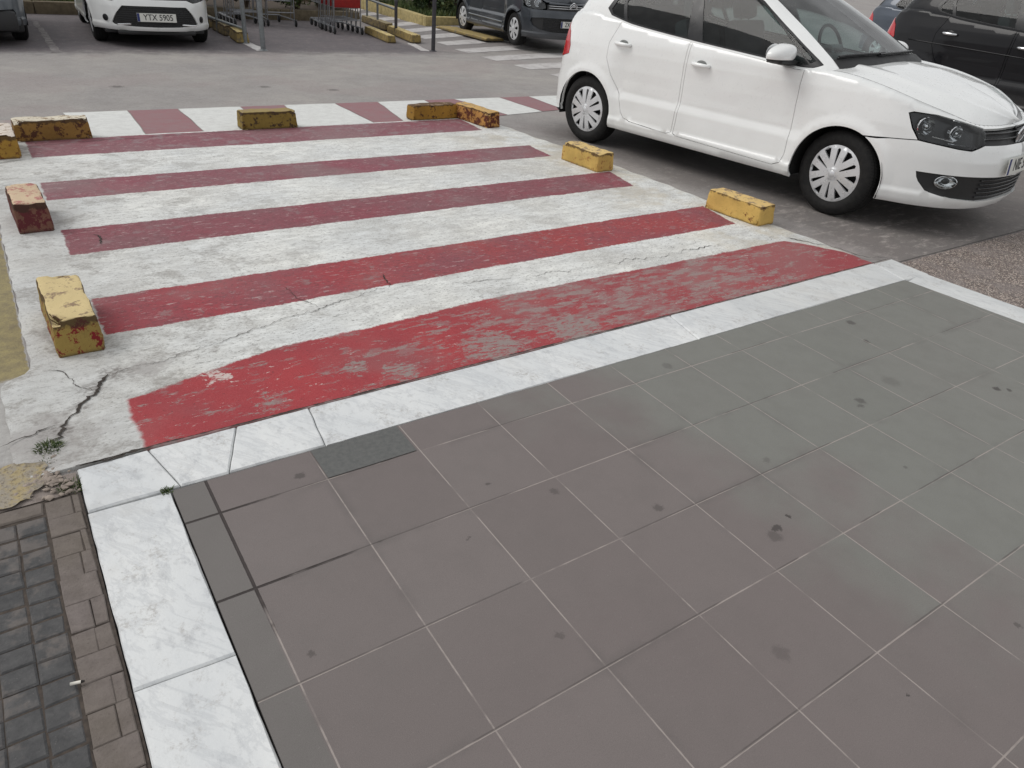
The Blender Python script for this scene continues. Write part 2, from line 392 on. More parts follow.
def red(bright, dull, worn, wear_lo, wear_hi, sc=5.0, off=(0, 0, 0)):
    n = R.noise(sc, 6, .72, off=off); k = R.mix(R.lin(R.noise(2.2, 4, .6, off=off), .38, .64), bright, dull)
    k = R.mix(R.step(R.noise(42, 5, .75, off=off), .47, .66, 0, .5), k, srgb(98, 62, 66))
    k = R.mix(R.step(R.noise(55, 4, .8, off=(off[0], 3, 0), stretch=(.6, 1.5, 1)), .60, .66, 0, .8), k, srgb(66, 48, 50)); k = R.mix(R.step(R.noise(26, 6, .82, off=(off[0], 8, 0), stretch=(.5, 1.7, 1)), .575, .63, 0, .75), k, srgb(188, 170, 168)); return R.mix(R.step(n, wear_lo, wear_hi, 0, .85), k, worn)
# stripes: y0, y1, x1 at y0, slope of the right end, colours
def stripe(y0, y1, x0, x1, sl):
    a = R.mul(R.step(ye, y0 - .004, y0 + .006), R.step(ye, y1 + .006, y1 - .004))
    b = R.mul(R.step(xe, x0 - .006, x0 + .006), R.step(R.sub(xe, R.mul(R.sub(ye, y0), sl)), x1 + .006, x1 - .006))
    return R.mul(a, b)
dull1, dull2 = srgb(150, 62, 74), srgb(146, 80, 88)
col = white
data = [(1.315, 1.715, -.105, 3.80, .25, red(R.mix(R.step(X[0], .4, 2.0), srgb(158, 62, 70), srgb(160, 66, 68)), srgb(142, 76, 83), srgb(146, 112, 112), .57, .66, 8)),
        (2.32, 2.73, -.12, 3.76, .25, red(srgb(140, 72, 82), srgb(132, 86, 92), srgb(140, 112, 114), .56, .64, 7, (4, 1, 0))),
        (3.32, 3.725, -.125, 3.70, .1, red(srgb(142, 76, 88), srgb(134, 92, 98), srgb(140, 114, 118), .55, .64, 7, (2, 9, 0))),
        (4.40, 4.93, -.115, 3.66, .1, red(srgb(138, 82, 92), srgb(138, 98, 104), srgb(142, 120, 123), .52, .62, 7, (6, 5, 0)))]
for y0, y1, x0, x1, sl, rc in data: col = R.mix(stripe(y0, y1, x0, x1, sl), col, rc)
# the near stripe: brightest, its upper edge bowed, badly worn towards the right
up = R.add(R.lin(X[0], -.15, .5, .745, .915), R.mul(R.step(X[0], .8, 1.6), .045)); up = R.sub(up, R.mul(R.step(X[0], 1.7, 3.4), .02))
xr = R.sub(4.10, R.mul(R.M('POWER', R.M('MAXIMUM', R.sub(X[1], .42), 0.0), 1.6), .75))
m1 = R.mul(R.step(ye, R.add(up, .008), R.sub(up, .006)), R.mul(R.step(xe, -.135, -.115), R.step(xe, R.add(xr, .01), R.sub(xr, .01))))
m1 = R.mul(m1, R.step(X[1], .41, .425))
wear = R.add(R.noise(6.5, 8, .78, off=(11, 3, 0), stretch=(.8, 1.5, 1)), R.mul(R.step(X[0], .6, 2.0), .085))
wear = R.sub(wear, R.mul(R.step(X[0], 3.1, 3.7), .11))
r1 = R.mix(R.lin(R.noise(2.5, 4), .35, .65), srgb(172, 62, 66), srgb(154, 60, 66)); r1 = R.mix(R.step(X[0], 1.1, 2.2, 0, .5), r1, srgb(150, 78, 82))
r1 = R.mix(R.lin(fine, .4, .75, 0, .3), r1, srgb(118, 46, 52))
r1 = R.mix(R.step(wear, .555, .60), r1, srgb(150, 96, 97))
scr = R.add(R.noise(15, 8, .82, off=(4, 9, 0), stretch=(.45, 1.8, 1)), R.add(R.mul(R.sub(wear, .5), .45), R.mul(R.step(X[0], .5, 1.6), .02)))
r1 = R.mix(R.step(scr, .575, .60), r1, R.mix(R.lin(fine, .3, .7), srgb(140, 114, 112), srgb(160, 136, 132)))
r1 = R.mix(R.step(R.noise(24, 6, .85, off=(2, 2, 0), stretch=(.6, 1.6, 1)), .62, .65), r1, srgb(206, 196, 190)); r1 = R.mix(R.step(R.noise(60, 4, .8, off=(3, 5, 0)), .62, .67, 0, .7), r1, srgb(78, 44, 46))
for px, py, pr in ((.214, .775, .035), (.318, .515, .05), (.69, .61, .05), (.85, .50, .07), (1.29, .53, .12), (1.75, .5, .14)):
    r1 = R.mix(R.mul(R.step(R.dist(px, py, R.add(R.mul(wob2, .16), R.mul(wob, .25))), pr * 1.15, pr * .8, 0, .9), R.step(R.noise(34, 5, .75, off=(px, 7, 0), stretch=(.6, 1.6, 1)), .44, .52)), r1, srgb(208, 198, 192) if pr < .04 else srgb(146, 134, 130))
col = R.mix(m1, col, r1)
# bare, mossy concrete along the broken left edge
brk = R.mul(R.step(R.dist(-.40, .62, R.mul(wob, .5)), .22, .05), .6)
col = R.mix(brk, col, con)
col = R.mix(R.mul(R.step(R.dist(-.02, .98, R.mul(wob, .35)), .11, .02), .55), col, con)
for hx, hy, hr in ((-.34, .66, .07), (-.27, .77, .06), (-.20, .88, .07), (-.13, .975, .09)): col = R.mix(R.mul(R.step(R.dist(hx, hy, R.mul(wob, .18)), hr, hr * .2), R.step(spk, .40, .56, .15, .75)), col, srgb(116, 110, 106))
grime = R.mul(R.step(R.noise(1.1, 3, .6, off=(3, 8, 0)), .5, .7), .22)
col = R.mix(grime, col, srgb(150, 144, 140))
R.color(col); R.rough(R.lin(fine, .3, .7, .62, .85))
R.bump(R.add(R.mul(fine, .35), R.add(R.mul(mid, .7), R.mul(spk, .5))), .006, .7)
def ramp_right(y): return 4.07 + (.0 if y < 3 else -.09 * (y - 3) / 1.95) + .008 * math.sin(y * 9) + .008 * math.sin(y * 23)
def ramp_left(y): return -.388 + .003 * math.sin(y * 11) + .003 * math.sin(y * 37) - .10 * sstep(1.14, 1.06, y)
V = []; F = []; ny, nx = 130, 100
ysr = [.418 + (4.96 - .418) * j / ny for j in range(ny + 1)]
for j, y in enumerate(ysr):
    for i in range(nx + 1):
        x = lerp(ramp_left(y), ramp_right(y), i / nx)
        z = G(x, y) + .0025 * mnoise.noise((x * 3, y * 3, 0)) * (0 if j == 0 else 1)
        if i == 0 or i == nx: z -= .006
        V.append((x, y, z))
for j in range(ny):
    for i in range(nx): k = j * (nx + 1) + i; F.append((k, k + 1, k + nx + 2, k + nx + 1))
n0 = len(V); rim = [j * (nx + 1) for j in range(ny + 1)] + [ny * (nx + 1) + i for i in range(1, nx + 1)] + [j * (nx + 1) + nx for j in range(ny - 1, -1, -1)] + [i for i in range(nx - 1, 0, -1)]
for k in rim: x, y, z = V[k]; V.append((x, y, z - .05))
for a in range(len(rim)): b = (a + 1) % len(rim); F.append((rim[a], rim[b], n0 + b, n0 + a))
ramp = mesh_obj('crossing_ramp', V, F, R.m, smooth=True); ramp.data.set_sharp_from_angle(angle=math.radians(40)); tag(ramp, kind='structure')

# --- marked band at the foot of the ramp and the far crossing: thin paint sheets on the road
B = Mat('road_paint_white', .8, .3); n = B.noise(12, 6, .75); f_ = B.noise(120, 3, .7)
cw = B.mix(B.lin(n, .4, .75, 0, .45), srgb(216, 217, 214, 1.06), srgb(170, 168, 165)); cw = B.mix(B.step(f_, .6, .72, 0, .5), cw, srgb(140, 138, 136)); B.color(cw); B.bump(f_, .003, .5)
Bp = Mat('road_paint_pink', .8, .3); n = Bp.noise(9, 6, .75); f_ = Bp.noise(120, 3, .7)
cw = Bp.mix(Bp.lin(n, .35, .75, 0, .8), srgb(150, 108, 112), srgb(144, 126, 127)); cw = Bp.mix(Bp.step(f_, .6, .72, 0, .4), cw, srgb(110, 96, 96)); Bp.color(cw); Bp.bump(f_, .003, .5)
Bq = Mat('road_paint_faint', .8, .3); n = Bq.noise(7, 6, .75); Bq.color(Bq.mix(Bq.step(n, .42, .6), srgb(156, 142, 140), srgb(160, 152, 148)))
Bf = Mat('road_paint_faded', .8, .3); n = Bf.noise(6, 6, .75); f_ = Bf.noise(90, 3, .7)
cw = Bf.mix(Bf.step(n, .42, .66, 0, .55), srgb(196, 193, 191), srgb(146, 138, 138)); Bf.color(cw)
def paint(name, poly, mat, lift=.004, step=.12, jag=.012, base=Gm, fq=7):
    """a paint patch: outline polygon with slightly ragged edges, following the ground"""
    pts = []
    for (x0, y0), (x1, y1) in zip(poly, poly[1:] + poly[:1]):
        n = max(1, int(math.hypot(x1 - x0, y1 - y0) / step))
        for i in range(n):
            t = i / n; x = lerp(x0, x1, t); y = lerp(y0, y1, t); q = mnoise.noise((x * fq, y * fq, 1.3)); q2 = mnoise.noise((x * fq, y * fq, 5.3))
            pts.append((x + q * jag, y + q2 * jag))
    V = []; xs_ = [p[0] for p in pts]; ys_ = [p[1] for p in pts]
    grid = [Vector(p) for p in pts]; nb = len(grid)
    for gx in frange(min(xs_), max(xs_), .45):
        for gy in frange(min(ys_), max(ys_), .45):
            if inside((gx, gy), pts) and min(math.hypot(gx - p[0], gy - p[1]) for p in pts) > .06: grid.append(Vector((gx, gy)))
    r = delaunay_2d_cdt(grid, [(i, (i + 1) % nb) for i in range(nb)], [], 0, 1e-5)
    F = [f for f in r[2] if inside((sum(r[0][k][0] for k in f) / 3, sum(r[0][k][1] for k in f) / 3), pts)]
    F = [f if tri_area(r[0], f) > 0 else f[::-1] for f in F]
    o = mesh_obj(name, [(v[0], v[1], base(v[0], v[1]) + lift) for v in r[0]], F, mat); tag(o, kind='structure'); return o
def inside(p, poly):
    x, y = p; r = False; j = len(poly) - 1
    for i in range(len(poly)):
        if (poly[i][1] > y) != (poly[j][1] > y) and x < (poly[j][0] - poly[i][0]) * (y - poly[i][1]) / (poly[j][1] - poly[i][1]) + poly[i][0]: r = not r
        j = i
    return r
def tri_area(v, f): return (v[f[1]][0] - v[f[0]][0]) * (v[f[2]][1] - v[f[0]][1]) - (v[f[2]][0] - v[f[0]][0]) * (v[f[1]][1] - v[f[0]][1])
bx = [(.25, .34), (.78, .74), (1.22, 1.20), (1.80, 1.74), (2.25, 2.03), (2.79, 2.79), (3.29, 3.10), (3.87, 3.80), (4.27, 4.39), (4.90, 4.91), (5.34, 5.26), (5.9, 5.8)]
def byb(x): return 4.972 + max(0, x - 4.0) * .17
paint('band_paint_faint', [(-.9, 5.0), (.34 - .006, 4.972), (.25 - .006, 5.75), (-.9, 5.8)], Bq.m)
for i in range(len(bx) - 1):
    (t0, b0), (t1, b1) = bx[i], bx[i + 1]
    mt = B.m if i % 2 == 0 else Bp.m
    paint('band_paint_white' if i % 2 == 0 else 'band_paint_pink', [(b0 + .004, byb(b0)), (b1 - .004, byb(b1)), (t1 - .004, 6.0), (t0 + .004, 6.0)], mt, jag=.010)
Bl = Mat('road_paint_worn', .85, .3); Bl.color(Bl.mix(Bl.step(Bl.noise(8, 6, .75), .38, .6), srgb(146, 142, 140), srgb(114, 108, 108)))
yy = 7.12
k = 0
while yy < 20:
    x1 = 8.9 if yy < 9 else (8.25 if yy < 13 else 7.75 + (yy - 13) * -.02)
    x0 = 6.74 + max(0, 8.6 - yy) * .05 + (.12 if yy > 10.5 else 0)
    if yy > 13: x0 = 6.9
    paint('crosswalk_paint', [(x0, yy), (x1, yy + .03), (x1, yy + .5), (x0, yy + .46)], Bf.m, jag=.02); yy += .9
for x0, x1 in ((.55, .69),): paint('bay_line_paint', [(x0 + .02, 9.9), (x1 - .02, 9.9), (x1 + .04, 13.6), (x0 + .1, 13.6)], Bl.m, jag=.03)
paint('bay_line_paint', [(3.25, 10.12), (3.42, 10.12), (3.53, 13.6), (3.38, 13.6)], Bf.m, jag=.02)
paint('bay_line_paint', [(6.04, 10.2), (6.18, 10.15), (6.42, 11.2), (6.28, 11.2)], Bf.m, jag=.02)

# --- plaza tiles
T = Mat('plaza_tile', .62, .4); X = T.xyz()
cx = T.M('FLOOR', T.mul(X[0], 3.0)); cy = T.M('FLOOR', T.mul(X[1], 3.0))
rn = T.rnd(T.comb(cx, cy, 1.0)); rn2 = T.rnd(T.comb(cx, cy, 7.0))
fx = T.M('ABSOLUTE', T.sub(T.M('FRACT', T.add(T.mul(X[0], 3.0), .5)), .5)); fy = T.M('ABSOLUTE', T.sub(T.M('FRACT', T.add(T.mul(X[1], 3.0), .5)), .5))
big = T.noise(.9, 4, .6); mid = T.noise(7, 5, .65); fine = T.noise(420, 2, .6); fine2 = T.noise(120, 3, .6)
gm = T.step(T.add(T.add(X[0], T.mul(X[1], .28)), T.add(T.mul(T.sub(T.noise(1.6, 4, .6), .5), 1.5), T.mul(T.sub(rn, .5), .35))), 1.15, 1.75)
brown = T.mix(rn, srgb(123, 113, 111), srgb(119, 109, 107)); grey = T.mix(rn2, srgb(126, 127, 121), srgb(131, 132, 126))
c = T.mix(gm, brown, grey)
c = T.mix(T.mul(T.step(rn2, .55, .95), .09), c, srgb(96, 91, 88)); c = T.mix(T.mul(T.step(rn, .35, .05), .07), c, srgb(150, 144, 140))
c = T.mix(T.mul(T.step(X[0], 0.0, -.01), .8), c, srgb(112, 109, 106))
c = T.mix(T.lin(big, .3, .7, 0, .28), c, srgb(132, 128, 124))
c = T.mix(T.lin(mid, .45, .8, 0, .18), c, srgb(100, 96, 94))
c = T.mix(T.lin(fine, .35, .72, 0, .30), c, srgb(82, 78, 76)); c = T.mix(T.step(T.noise(230, 2, .7, off=(2, 2, 2)), .56, .68, 0, .25), c, srgb(96, 90, 88))
c = T.mix(T.step(fine2, .62, .75, 0, .2), c, srgb(150, 146, 142))
# dirt that has gathered along the joints of some tiles
jd = T.M('MINIMUM', fx, fy)
c = T.mix(T.mul(T.step(jd, .10, .0), T.mul(T.step(T.noise(2.7, 4, .7, off=(5, 5, 0)), .48, .66), .30)), c, srgb(88, 84, 82))
spots = [(1.486, -.876, .020, .8), (1.569, -.855, .012, .9), (1.45, -.90, .03, .45), (2.467, -.534, .028, .55), (2.43, -.56, .018, .5), (3.122, -.046, .03, .6), (3.004, -.213, .018, .7), (3.163, -.767, .022, .8), (3.21, -.80, .016, .7),
         (1.21, -.617, .022, .5), (1.283, -1.453, .009, 1), (.955, -.39, .02, .45), (.264, .058, .02, .6), (.051, -.60, .012, .5), (1.75, -.62, .02, .3), (1.9, .05, .03, .3), (.62, -.86, .016, .4), (2.2, -.9, .012, .5), (2.75, -.5, .05, .22), (1.1, -1.2, .03, .3)]
random.seed(21); spots += [(random.uniform(0, 3.6), random.uniform(-1.7, .12), random.uniform(.004, .010), random.uniform(.35, .8)) for _ in range(7)]; random.seed(7)
sw = T.mul(T.sub(T.noise(45, 4, .7), .5), .05)
for sx_, sy_, r_, k_ in spots:
    c = T.mix(T.step(T.dist(sx_, sy_, sw), r_, r_ * .5, 0, k_), c, srgb(66, 61, 59))
# joints: pale grout, rubbed away here and there; open and dark along the first column
gn = T.noise(5.5, 4, .6, off=(2, 3, 0)); gw = T.mul(T.sub(T.noise(60, 3, .7), .5), .006)
lx = T.step(T.add(fx, gw), .0085, .0045); ly = T.step(T.add(fy, gw), .0085, .0045)
g1 = T.M('MAXIMUM', T.mul(lx, T.step(gn, .40, .52, .18, .95)), T.mul(ly, T.step(T.noise(3.8, 4, .6, off=(8, 1, 0)), .40, .54, .12, .95)))
c = T.mix(T.mul(g1, .8), c, srgb(168, 158, 152))
near0 = T.mul(T.step(T.M('ABSOLUTE', X[0]), .012, .009), 1.0)
opn = T.mul(T.mul(near0, T.step(T.add(X[1], T.mul(T.sub(gn, .5), .5)), -.50, -.38)), T.step(T.add(fx, gw), .016, .010))
opn = T.M('MAXIMUM', opn, T.mul(T.mul(T.step(T.add(X[0], T.mul(T.sub(gn, .5), .9)), .36, .10), T.step(X[1], -.52, -.5)), T.step(T.add(fy, gw), .015, .009)))
sh = T.mul(T.M('MAXIMUM', T.step(T.add(T.M('FRACT', T.mul(X[1], 3.0)), gw), .02, .012), 0.0), T.step(T.noise(2.2, 3, .6, off=(1, 9, 0)), .47, .53))
c = T.mix(T.mul(sh, .55), c, srgb(74, 68, 66))
c = T.mix(T.mul(opn, .92), c, srgb(42, 34, 32))
T.color(c); T.rough(T.lin(mid, .3, .7, .55, .72)); T.bump(T.sub(T.mul(fine, .25), T.M('MAXIMUM', opn, T.mul(g1, .3))), .003, .7)
def kin(y): return 3.985 + (.167 - y) * .13        # inner edge of the right-hand kerb
V = []; F = []
ysp = [.166, 0, -.2, -.5, -1, -2, -4, -8, -14]
for y in ysp: V += [(-.0985, y, 0.0), (kin(y) - .003, y, 0.0)]
F = [(2 * i + 2, 2 * i + 3, 2 * i + 1, 2 * i) for i in range(len(ysp) - 1)]
for i, y in enumerate(ysp): pass
n0 = len(V); V += [(v[0], v[1], -.04) for v in V]; F += [(1, 0, n0, n0 + 1)] + [(2 * i, 2 * i + 2, n0 + 2 * i + 2, n0 + 2 * i) for i in range(len(ysp) - 1)]
tag(mesh_obj('plaza_tiles', V, F, T.m), kind='structure')
D = Mat('dark_slab', .75, .3); n = D.noise(60, 4, .7); D.color(D.mix(D.lin(n, .3, .7), srgb(92, 93, 92), srgb(108, 108, 106))); D.bump(n, .003, .5)
paint('plaza_repair_slab', [(.338, .004), (.655, .004), (.655, .163), (.338, .163)], D.m, lift=.003, jag=.002, base=lambda x, y: 0.0)

# --- marble kerb stones
K = Mat('marble', .5, .45); X = K.xyz()
ve = K.noise(3.0, 6, .62, stretch=(1, .45, 1)); vn = K.noise(5.5, 7, .7, vec=K.comb(K.add(X[0], K.mul(K.sub(K.noise(2.2, 3), .5), .5)), K.add(X[1], K.mul(X[0], 1.2)), 0.0))
c = K.mix(K.lin(ve, .35, .7), srgb(222, 223, 222, 1.09), srgb(203, 206, 208, 1.05))
c = K.mix(K.step(K.M('ABSOLUTE', K.sub(vn, .5)), .05, .0, 0, .26), c, srgb(170, 173, 177))
c = K.mix(K.step(K.noise(15, 6, .72, off=(3, 3, 0), stretch=(1, .55, 1)), .52, .70, 0, .45), c, srgb(158, 160, 164)); c = K.mix(K.step(K.noise(38, 5, .75, off=(6, 3, 0), stretch=(1, .6, 1)), .56, .70, 0, .3), c, srgb(172, 171, 169))
c = K.mix(K.step(K.noise(50, 4, .7), .62, .74, 0, .35), c, srgb(150, 146, 140))
c = K.mix(K.step(X[0], 2.2, 2.9, 0, .25), c, srgb(188, 188, 184))
c = K.mix(K.step(K.noise(2.0, 4, .7, off=(9, 9, 0)), .55, .75, 0, .25), c, srgb(176, 170, 160))
c = K.mix(K.mul(K.step(K.noise(6, 6, .8, off=(1, 4, 0)), .52, .66), K.step(K.noise(70, 4, .8), .42, .6, 0, .5)), c, srgb(148, 140, 131)); K.color(c); K.bump(K.add(K.noise(90, 3, .7), K.mul(ve, 2)), .0025, .45)
def slab(bm, poly, z1=0.0, h=.12, bev=.006):
    """one kerb stone from its plan outline (counter-clockwise), edges slightly worn"""
    pts = []
    for (x0, y0), (x1, y1) in zip(poly, poly[1:] + poly[:1]):
        n = max(1, int(math.hypot(x1 - x0, y1 - y0) / .05))
        for i in range(n):
            x = lerp(x0, x1, i / n); y = lerp(y0, y1, i / n)
            pts.append((x, y) if i == 0 else (x + .003 * mnoise.noise((x * 20, y * 20, 0)), y + .003 * mnoise.noise((x * 20, y * 20, 9))))
    cxm = sum(p[0] for p in pts) / len(pts); cym = sum(p[1] for p in pts) / len(pts)
    def ins(p, d):
        l = math.hypot(p[0] - cxm, p[1] - cym); return (p[0] - (p[0] - cxm) / l * d, p[1] - (p[1] - cym) / l * d)
    r0 = [bm.verts.new((p[0], p[1], z1 - h)) for p in pts]; r1 = [bm.verts.new((p[0], p[1], z1 - bev)) for p in pts]
    r2 = [bm.verts.new((*ins(p, bev), z1)) for p in pts]
    n = len(pts)
    for a, b in ((r0, r1), (r1, r2)):
        for i in range(n): bm.faces.new((a[i], a[(i + 1) % n], b[(i + 1) % n], b[i]))
    bm.faces.new(r2)
def kerb(name, polys, z=0.0):
    bm = bmesh.new()
    for p in polys: slab(bm, p, z + random.uniform(-.002, .002))
    tag(bm_obj(name, bm, K.m), kind='structure')
def fy1(x): return .172 + .0 * x
gp = .0018
kerb('marble_kerb_front', [
    [(-.325, .182), (-.07 - gp, .182), (-.118 - gp, .410), (-.325, .402)],
    [(-.07 + gp, .182), (.075 - gp, .178), (.165 - gp, .412), (-.118 + gp, .410)],
    [(.075 + gp, .178), (.395 - gp, .174), (.425 - gp, .413), (.165 + gp, .412)],
    [(.395 + gp, .174), (2.225 - gp, .170), (2.275 - gp, .413), (.425 + gp, .413)],
    [(2.225 + gp, .170), (3.982 - gp, .170), (4.045 - gp, .413), (2.275 + gp, .413)],
    [(3.982 + gp, .170), (4.02, .165), (4.235, .16), (4.235, .413), (4.045 + gp, .413)]])
kerb('marble_kerb_left', [
    [(-.328, -.497 + gp), (-.103, -.510 + gp), (-.103, .170), (-.327, .176)],
    [(-.330, -1.2 + gp), (-.104, -1.2 + gp), (-.103, -.510 - gp), (-.328, -.497 - gp)],
    [(-.330, -2.2), (-.104, -2.2), (-.104, -1.2 - gp), (-.330, -1.2 - gp)]])
def kq(y0, y1): return [(kin(y0), y0), (kin(y0) + .232, y0 + .03), (kin(y1) + .232, y1 + .03), (kin(y1), y1)]
kerb('marble_kerb_right', [kq(-.9 + gp, .155), kq(-2.0, -.9 - gp), kq(-3.5, -2.0 - gp)], z=-.001)

# --- paving and broken ground left of the kerb
Lp = Mat('old_concrete_ground', .9, .25); X = Lp.xyz(); n = Lp.noise(18, 6, .75); n2 = Lp.noise(90, 4, .7); big = Lp.noise(3.2, 4, .6)
c = Lp.mix(Lp.lin(n, .3, .7), srgb(122, 112, 106), srgb(158, 148, 142)); c = Lp.mix(Lp.step(n2, .6, .75, 0, .6), c, srgb(72, 64, 58))
# the strip painted yellow, weathered to grey
yl = Lp.mul(Lp.step(Lp.add(X[0], Lp.mul(Lp.sub(n, .5), .03)), -.392, -.400), Lp.step(Lp.add(X[1], Lp.mul(Lp.sub(n, .5), .12)), 1.08, 1.12))
ylc = Lp.mix(Lp.lin(n, .35, .65), srgb(160, 148, 108), srgb(132, 122, 98)); ylc = Lp.mix(Lp.step(n2, .55, .7, 0, .5), ylc, srgb(112, 104, 92))
wh = Lp.mul(Lp.step(X[1], .50, .56), Lp.sub(1.0, yl)); c = Lp.mix(Lp.mul(wh, .85), c, Lp.mix(Lp.lin(n, .3, .75), srgb(196, 195, 192), srgb(150, 148, 146)))
c = Lp.mix(yl, c, ylc); Lp.color(c); Lp.bump(Lp.add(n, Lp.mul(n2, .5)), .006, .8)
sheet('verge_ground', frange(-2.2, -.331, .06), frange(.30, 6.5, .1), lambda x, y: G(x, y) - .010 + .004 * mnoise.noise((x * 6, y * 6, 2)), Lp.m, keep=lambda x, y: x < -.38 or y < .45)
Ly = Mat('ochre_concrete', .9, .25); n = Ly.noise(22, 6, .75); n2 = Ly.noise(80, 4, .7)
c = Ly.mix(Ly.step(n, .38, .6), srgb(172, 156, 118), srgb(158, 150, 138)); c = Ly.mix(Ly.step(n2, .5, .64, 0, .75), c, srgb(108, 98, 84)); c = Ly.mix(Ly.step(Ly.noise(9, 5, .7, off=(4, 4, 0)), .52, .62, 0, .7), c, srgb(128, 122, 114)); Ly.color(c); Ly.bump(Ly.add(n, n2), .005, .8)
paint('broken_kerb_patch', [(-.75, .30), (-.50, .305), (-.455, .315), (-.425, .36), (-.405, .43), (-.415, .48), (-.48, .50), (-.75, .52)], Ly.m, lift=.012, step=.008, jag=.022, fq=42, base=lambda x, y: -.010 + .012 * mnoise.noise((x * 14, y * 14, 0)))
PV = Mat('brown_paver', .85, .3); X = PV.xyz(); n = PV.noise(26, 6, .72); n2 = PV.noise(140, 3, .7)
c = PV.mix(PV.lin(n, .3, .7), srgb(104, 96, 93), srgb(132, 123, 119)); c = PV.mix(PV.lin(PV.noise(3, 3), .35, .65, 0, .5), c, srgb(108, 100, 88)); c = PV.mix(PV.step(n2, .58, .7, 0, .4), c, srgb(78, 70, 66)); PV.color(c); PV.bump(PV.add(n, PV.mul(n2, .5)), .004, .8)
GV = Mat('grey_paver', .85, .3); X = GV.xyz(); n = GV.noise(24, 6, .72); n2 = GV.noise(140, 3, .7)
c = GV.mix(GV.lin(n, .3, .75), srgb(70, 70, 71), srgb(98, 97, 97)); c = GV.mix(GV.step(GV.add(GV.noise(9, 4, .7), GV.step(X[1], .0, .25, 0, .15)), .50, .66, 0, .55), c, srgb(124, 116, 111)); c = GV.mix(GV.step(n2, .62, .72, 0, .4), c, srgb(130, 126, 124)); GV.color(c); GV.bump(GV.add(n, PV.m and GV.mul(n2, .5)), .004, .8)
JM = simple('joint_dirt', srgb(74, 66, 60), .95, var=.4, scale=60)
sheet('paving_bed', frange(-2.4, -.331, .2), frange(-3.5, .30, .2), lambda x, y: -.0115, JM)
def cobbles(name, cells, mat, top=-.008, gap=.004, b=.0045):
    bm = bmesh.new()
    for x0, y0, x1, y1 in cells:
        z = top + random.uniform(-.0025, .0025); tx, ty = random.uniform(-.012, .012), random.uniform(-.012, .012)
        P0 = [(x0 + gap, y0 + gap), (x1 - gap, y0 + gap), (x1 - gap, y1 - gap), (x0 + gap, y1 - gap)]; mx, my = (x0 + x1) / 2, (y0 + y1) / 2
        lo = [bm.verts.new((x + random.uniform(-.002, .002), y + random.uniform(-.002, .002), -.03)) for x, y in P0]
        mi = [bm.verts.new((v.co.x, v.co.y, z - b * .9 + (v.co.x - mx) * tx + (v.co.y - my) * ty)) for v in lo]
        up_ = [bm.verts.new((v.co.x + (b if v.co.x < mx else -b), v.co.y + (b if v.co.y < my else -b), v.co.z + b * .9)) for v in mi]
        for a, b_ in ((lo, mi), (mi, up_)):
            for i in range(4): bm.faces.new((a[i], a[(i + 1) % 4], b_[(i + 1) % 4], b_[i]))
        bm.faces.new(up_)
    tag(bm_obj(name, bm, mat), kind='structure')
cells = []; yy = .29; r_ = 0
while yy > -3.4:      # narrow brown strip between the marble and the grey setts
    h = random.uniform(.078, .10); sp = -.365 + random.uniform(-.012, .012)
    if r_ % 3 == 1: cells.append((-.425, yy - h, -.338, yy))
    else: cells += [(-.425, yy - h, sp, yy), (sp, yy - h, -.338, yy)]
    yy -= h; r_ += 1
cobbles('brown_paving_strip', cells, PV.m, gap=.0004, b=.0026)
cells = []; r_ = 0; wx = .072
xx = -.43
while xx > -2.3:
    yy = .225
    while yy > -3.4:
        h = .066 if random.random() < .93 else .072
        cells.append((xx - wx, yy - h, xx, yy)); yy -= h
    xx -= wx; r_ += 1
cobbles('grey_paving_setts', cells, GV.m, gap=.0014)
cells = []; xx = -.43
while xx > -2.3: w_ = random.uniform(.12, .18); cells.append((xx - w_, .235, xx, .295)); xx -= w_
cobbles('brown_paving_edge', cells, PV.m, gap=.002)

# --- cracks in the painted concrete: narrow open slits filled with dirt
CK = simple('crack_dirt', srgb(58, 52, 47), .95, var=.4, scale=80)
def crack(pts, w0, seed=0, base=G, jit=.02, gap=0.0):
    P = []
    for (x0, y0), (x1, y1) in zip(pts, pts[1:]):
        n = max(2, int(math.hypot(x1 - x0, y1 - y0) / .009))
        for i in range(n): P.append((lerp(x0, x1, i / n), lerp(y0, y1, i / n)))
    P.append(pts[-1]); V = []; F = []; N = len(P)
    for i, (x, y) in enumerate(P):
        a = P[max(0, i - 1)]; b = P[min(N - 1, i + 1)]; l = math.hypot(b[0] - a[0], b[1] - a[1]) or 1; nx_, ny_ = -(b[1] - a[1]) / l, (b[0] - a[0]) / l
        j = jit * mnoise.noise((x * 9, y * 9, seed)) + jit * .6 * mnoise.noise((x * 31, y * 31, seed)) + jit * .35 * mnoise.noise((x * 80, y * 80, seed))
        ww = w0 * (.2 + .9 * abs(mnoise.noise((x * 7, y * 7, seed + 3))) + .9 * abs(mnoise.noise((x * 45, y * 45, seed + 5)))) * min(1, (i + 1) / 6, (N - i) / 6) * (1 - gap * sstep(-.05, .25, mnoise.noise((x * 3.3, y * 3.3, seed + 8))))
        cx_, cy_ = x + nx_ * j, y + ny_ * j
        for sg in (-1, 1):
            ax, ay = cx_ + nx_ * ww * sg, cy_ + ny_ * ww * sg; V.append((ax, ay, base(ax, ay) + .0035))
    for i in range(N - 1): F.append((2 * i, 2 * i + 2, 2 * i + 3, 2 * i + 1))
    tag(mesh_obj('pavement_crack', V, F, CK), kind='structure')
crack([(-.39, .58), (-.34, .65), (-.277, .76), (-.21, .86), (-.15, .975)], .0085, 1, jit=.04, gap=.35)
crack([(-.15, .975), (0, .985), (.37, 1.09), (.83, 1.215), (1.17, 1.285)], .0034, 2, jit=.03, gap=.5)
crack([(1.17, 1.285), (1.19, 1.37), (1.215, 1.46)], .005, 3)
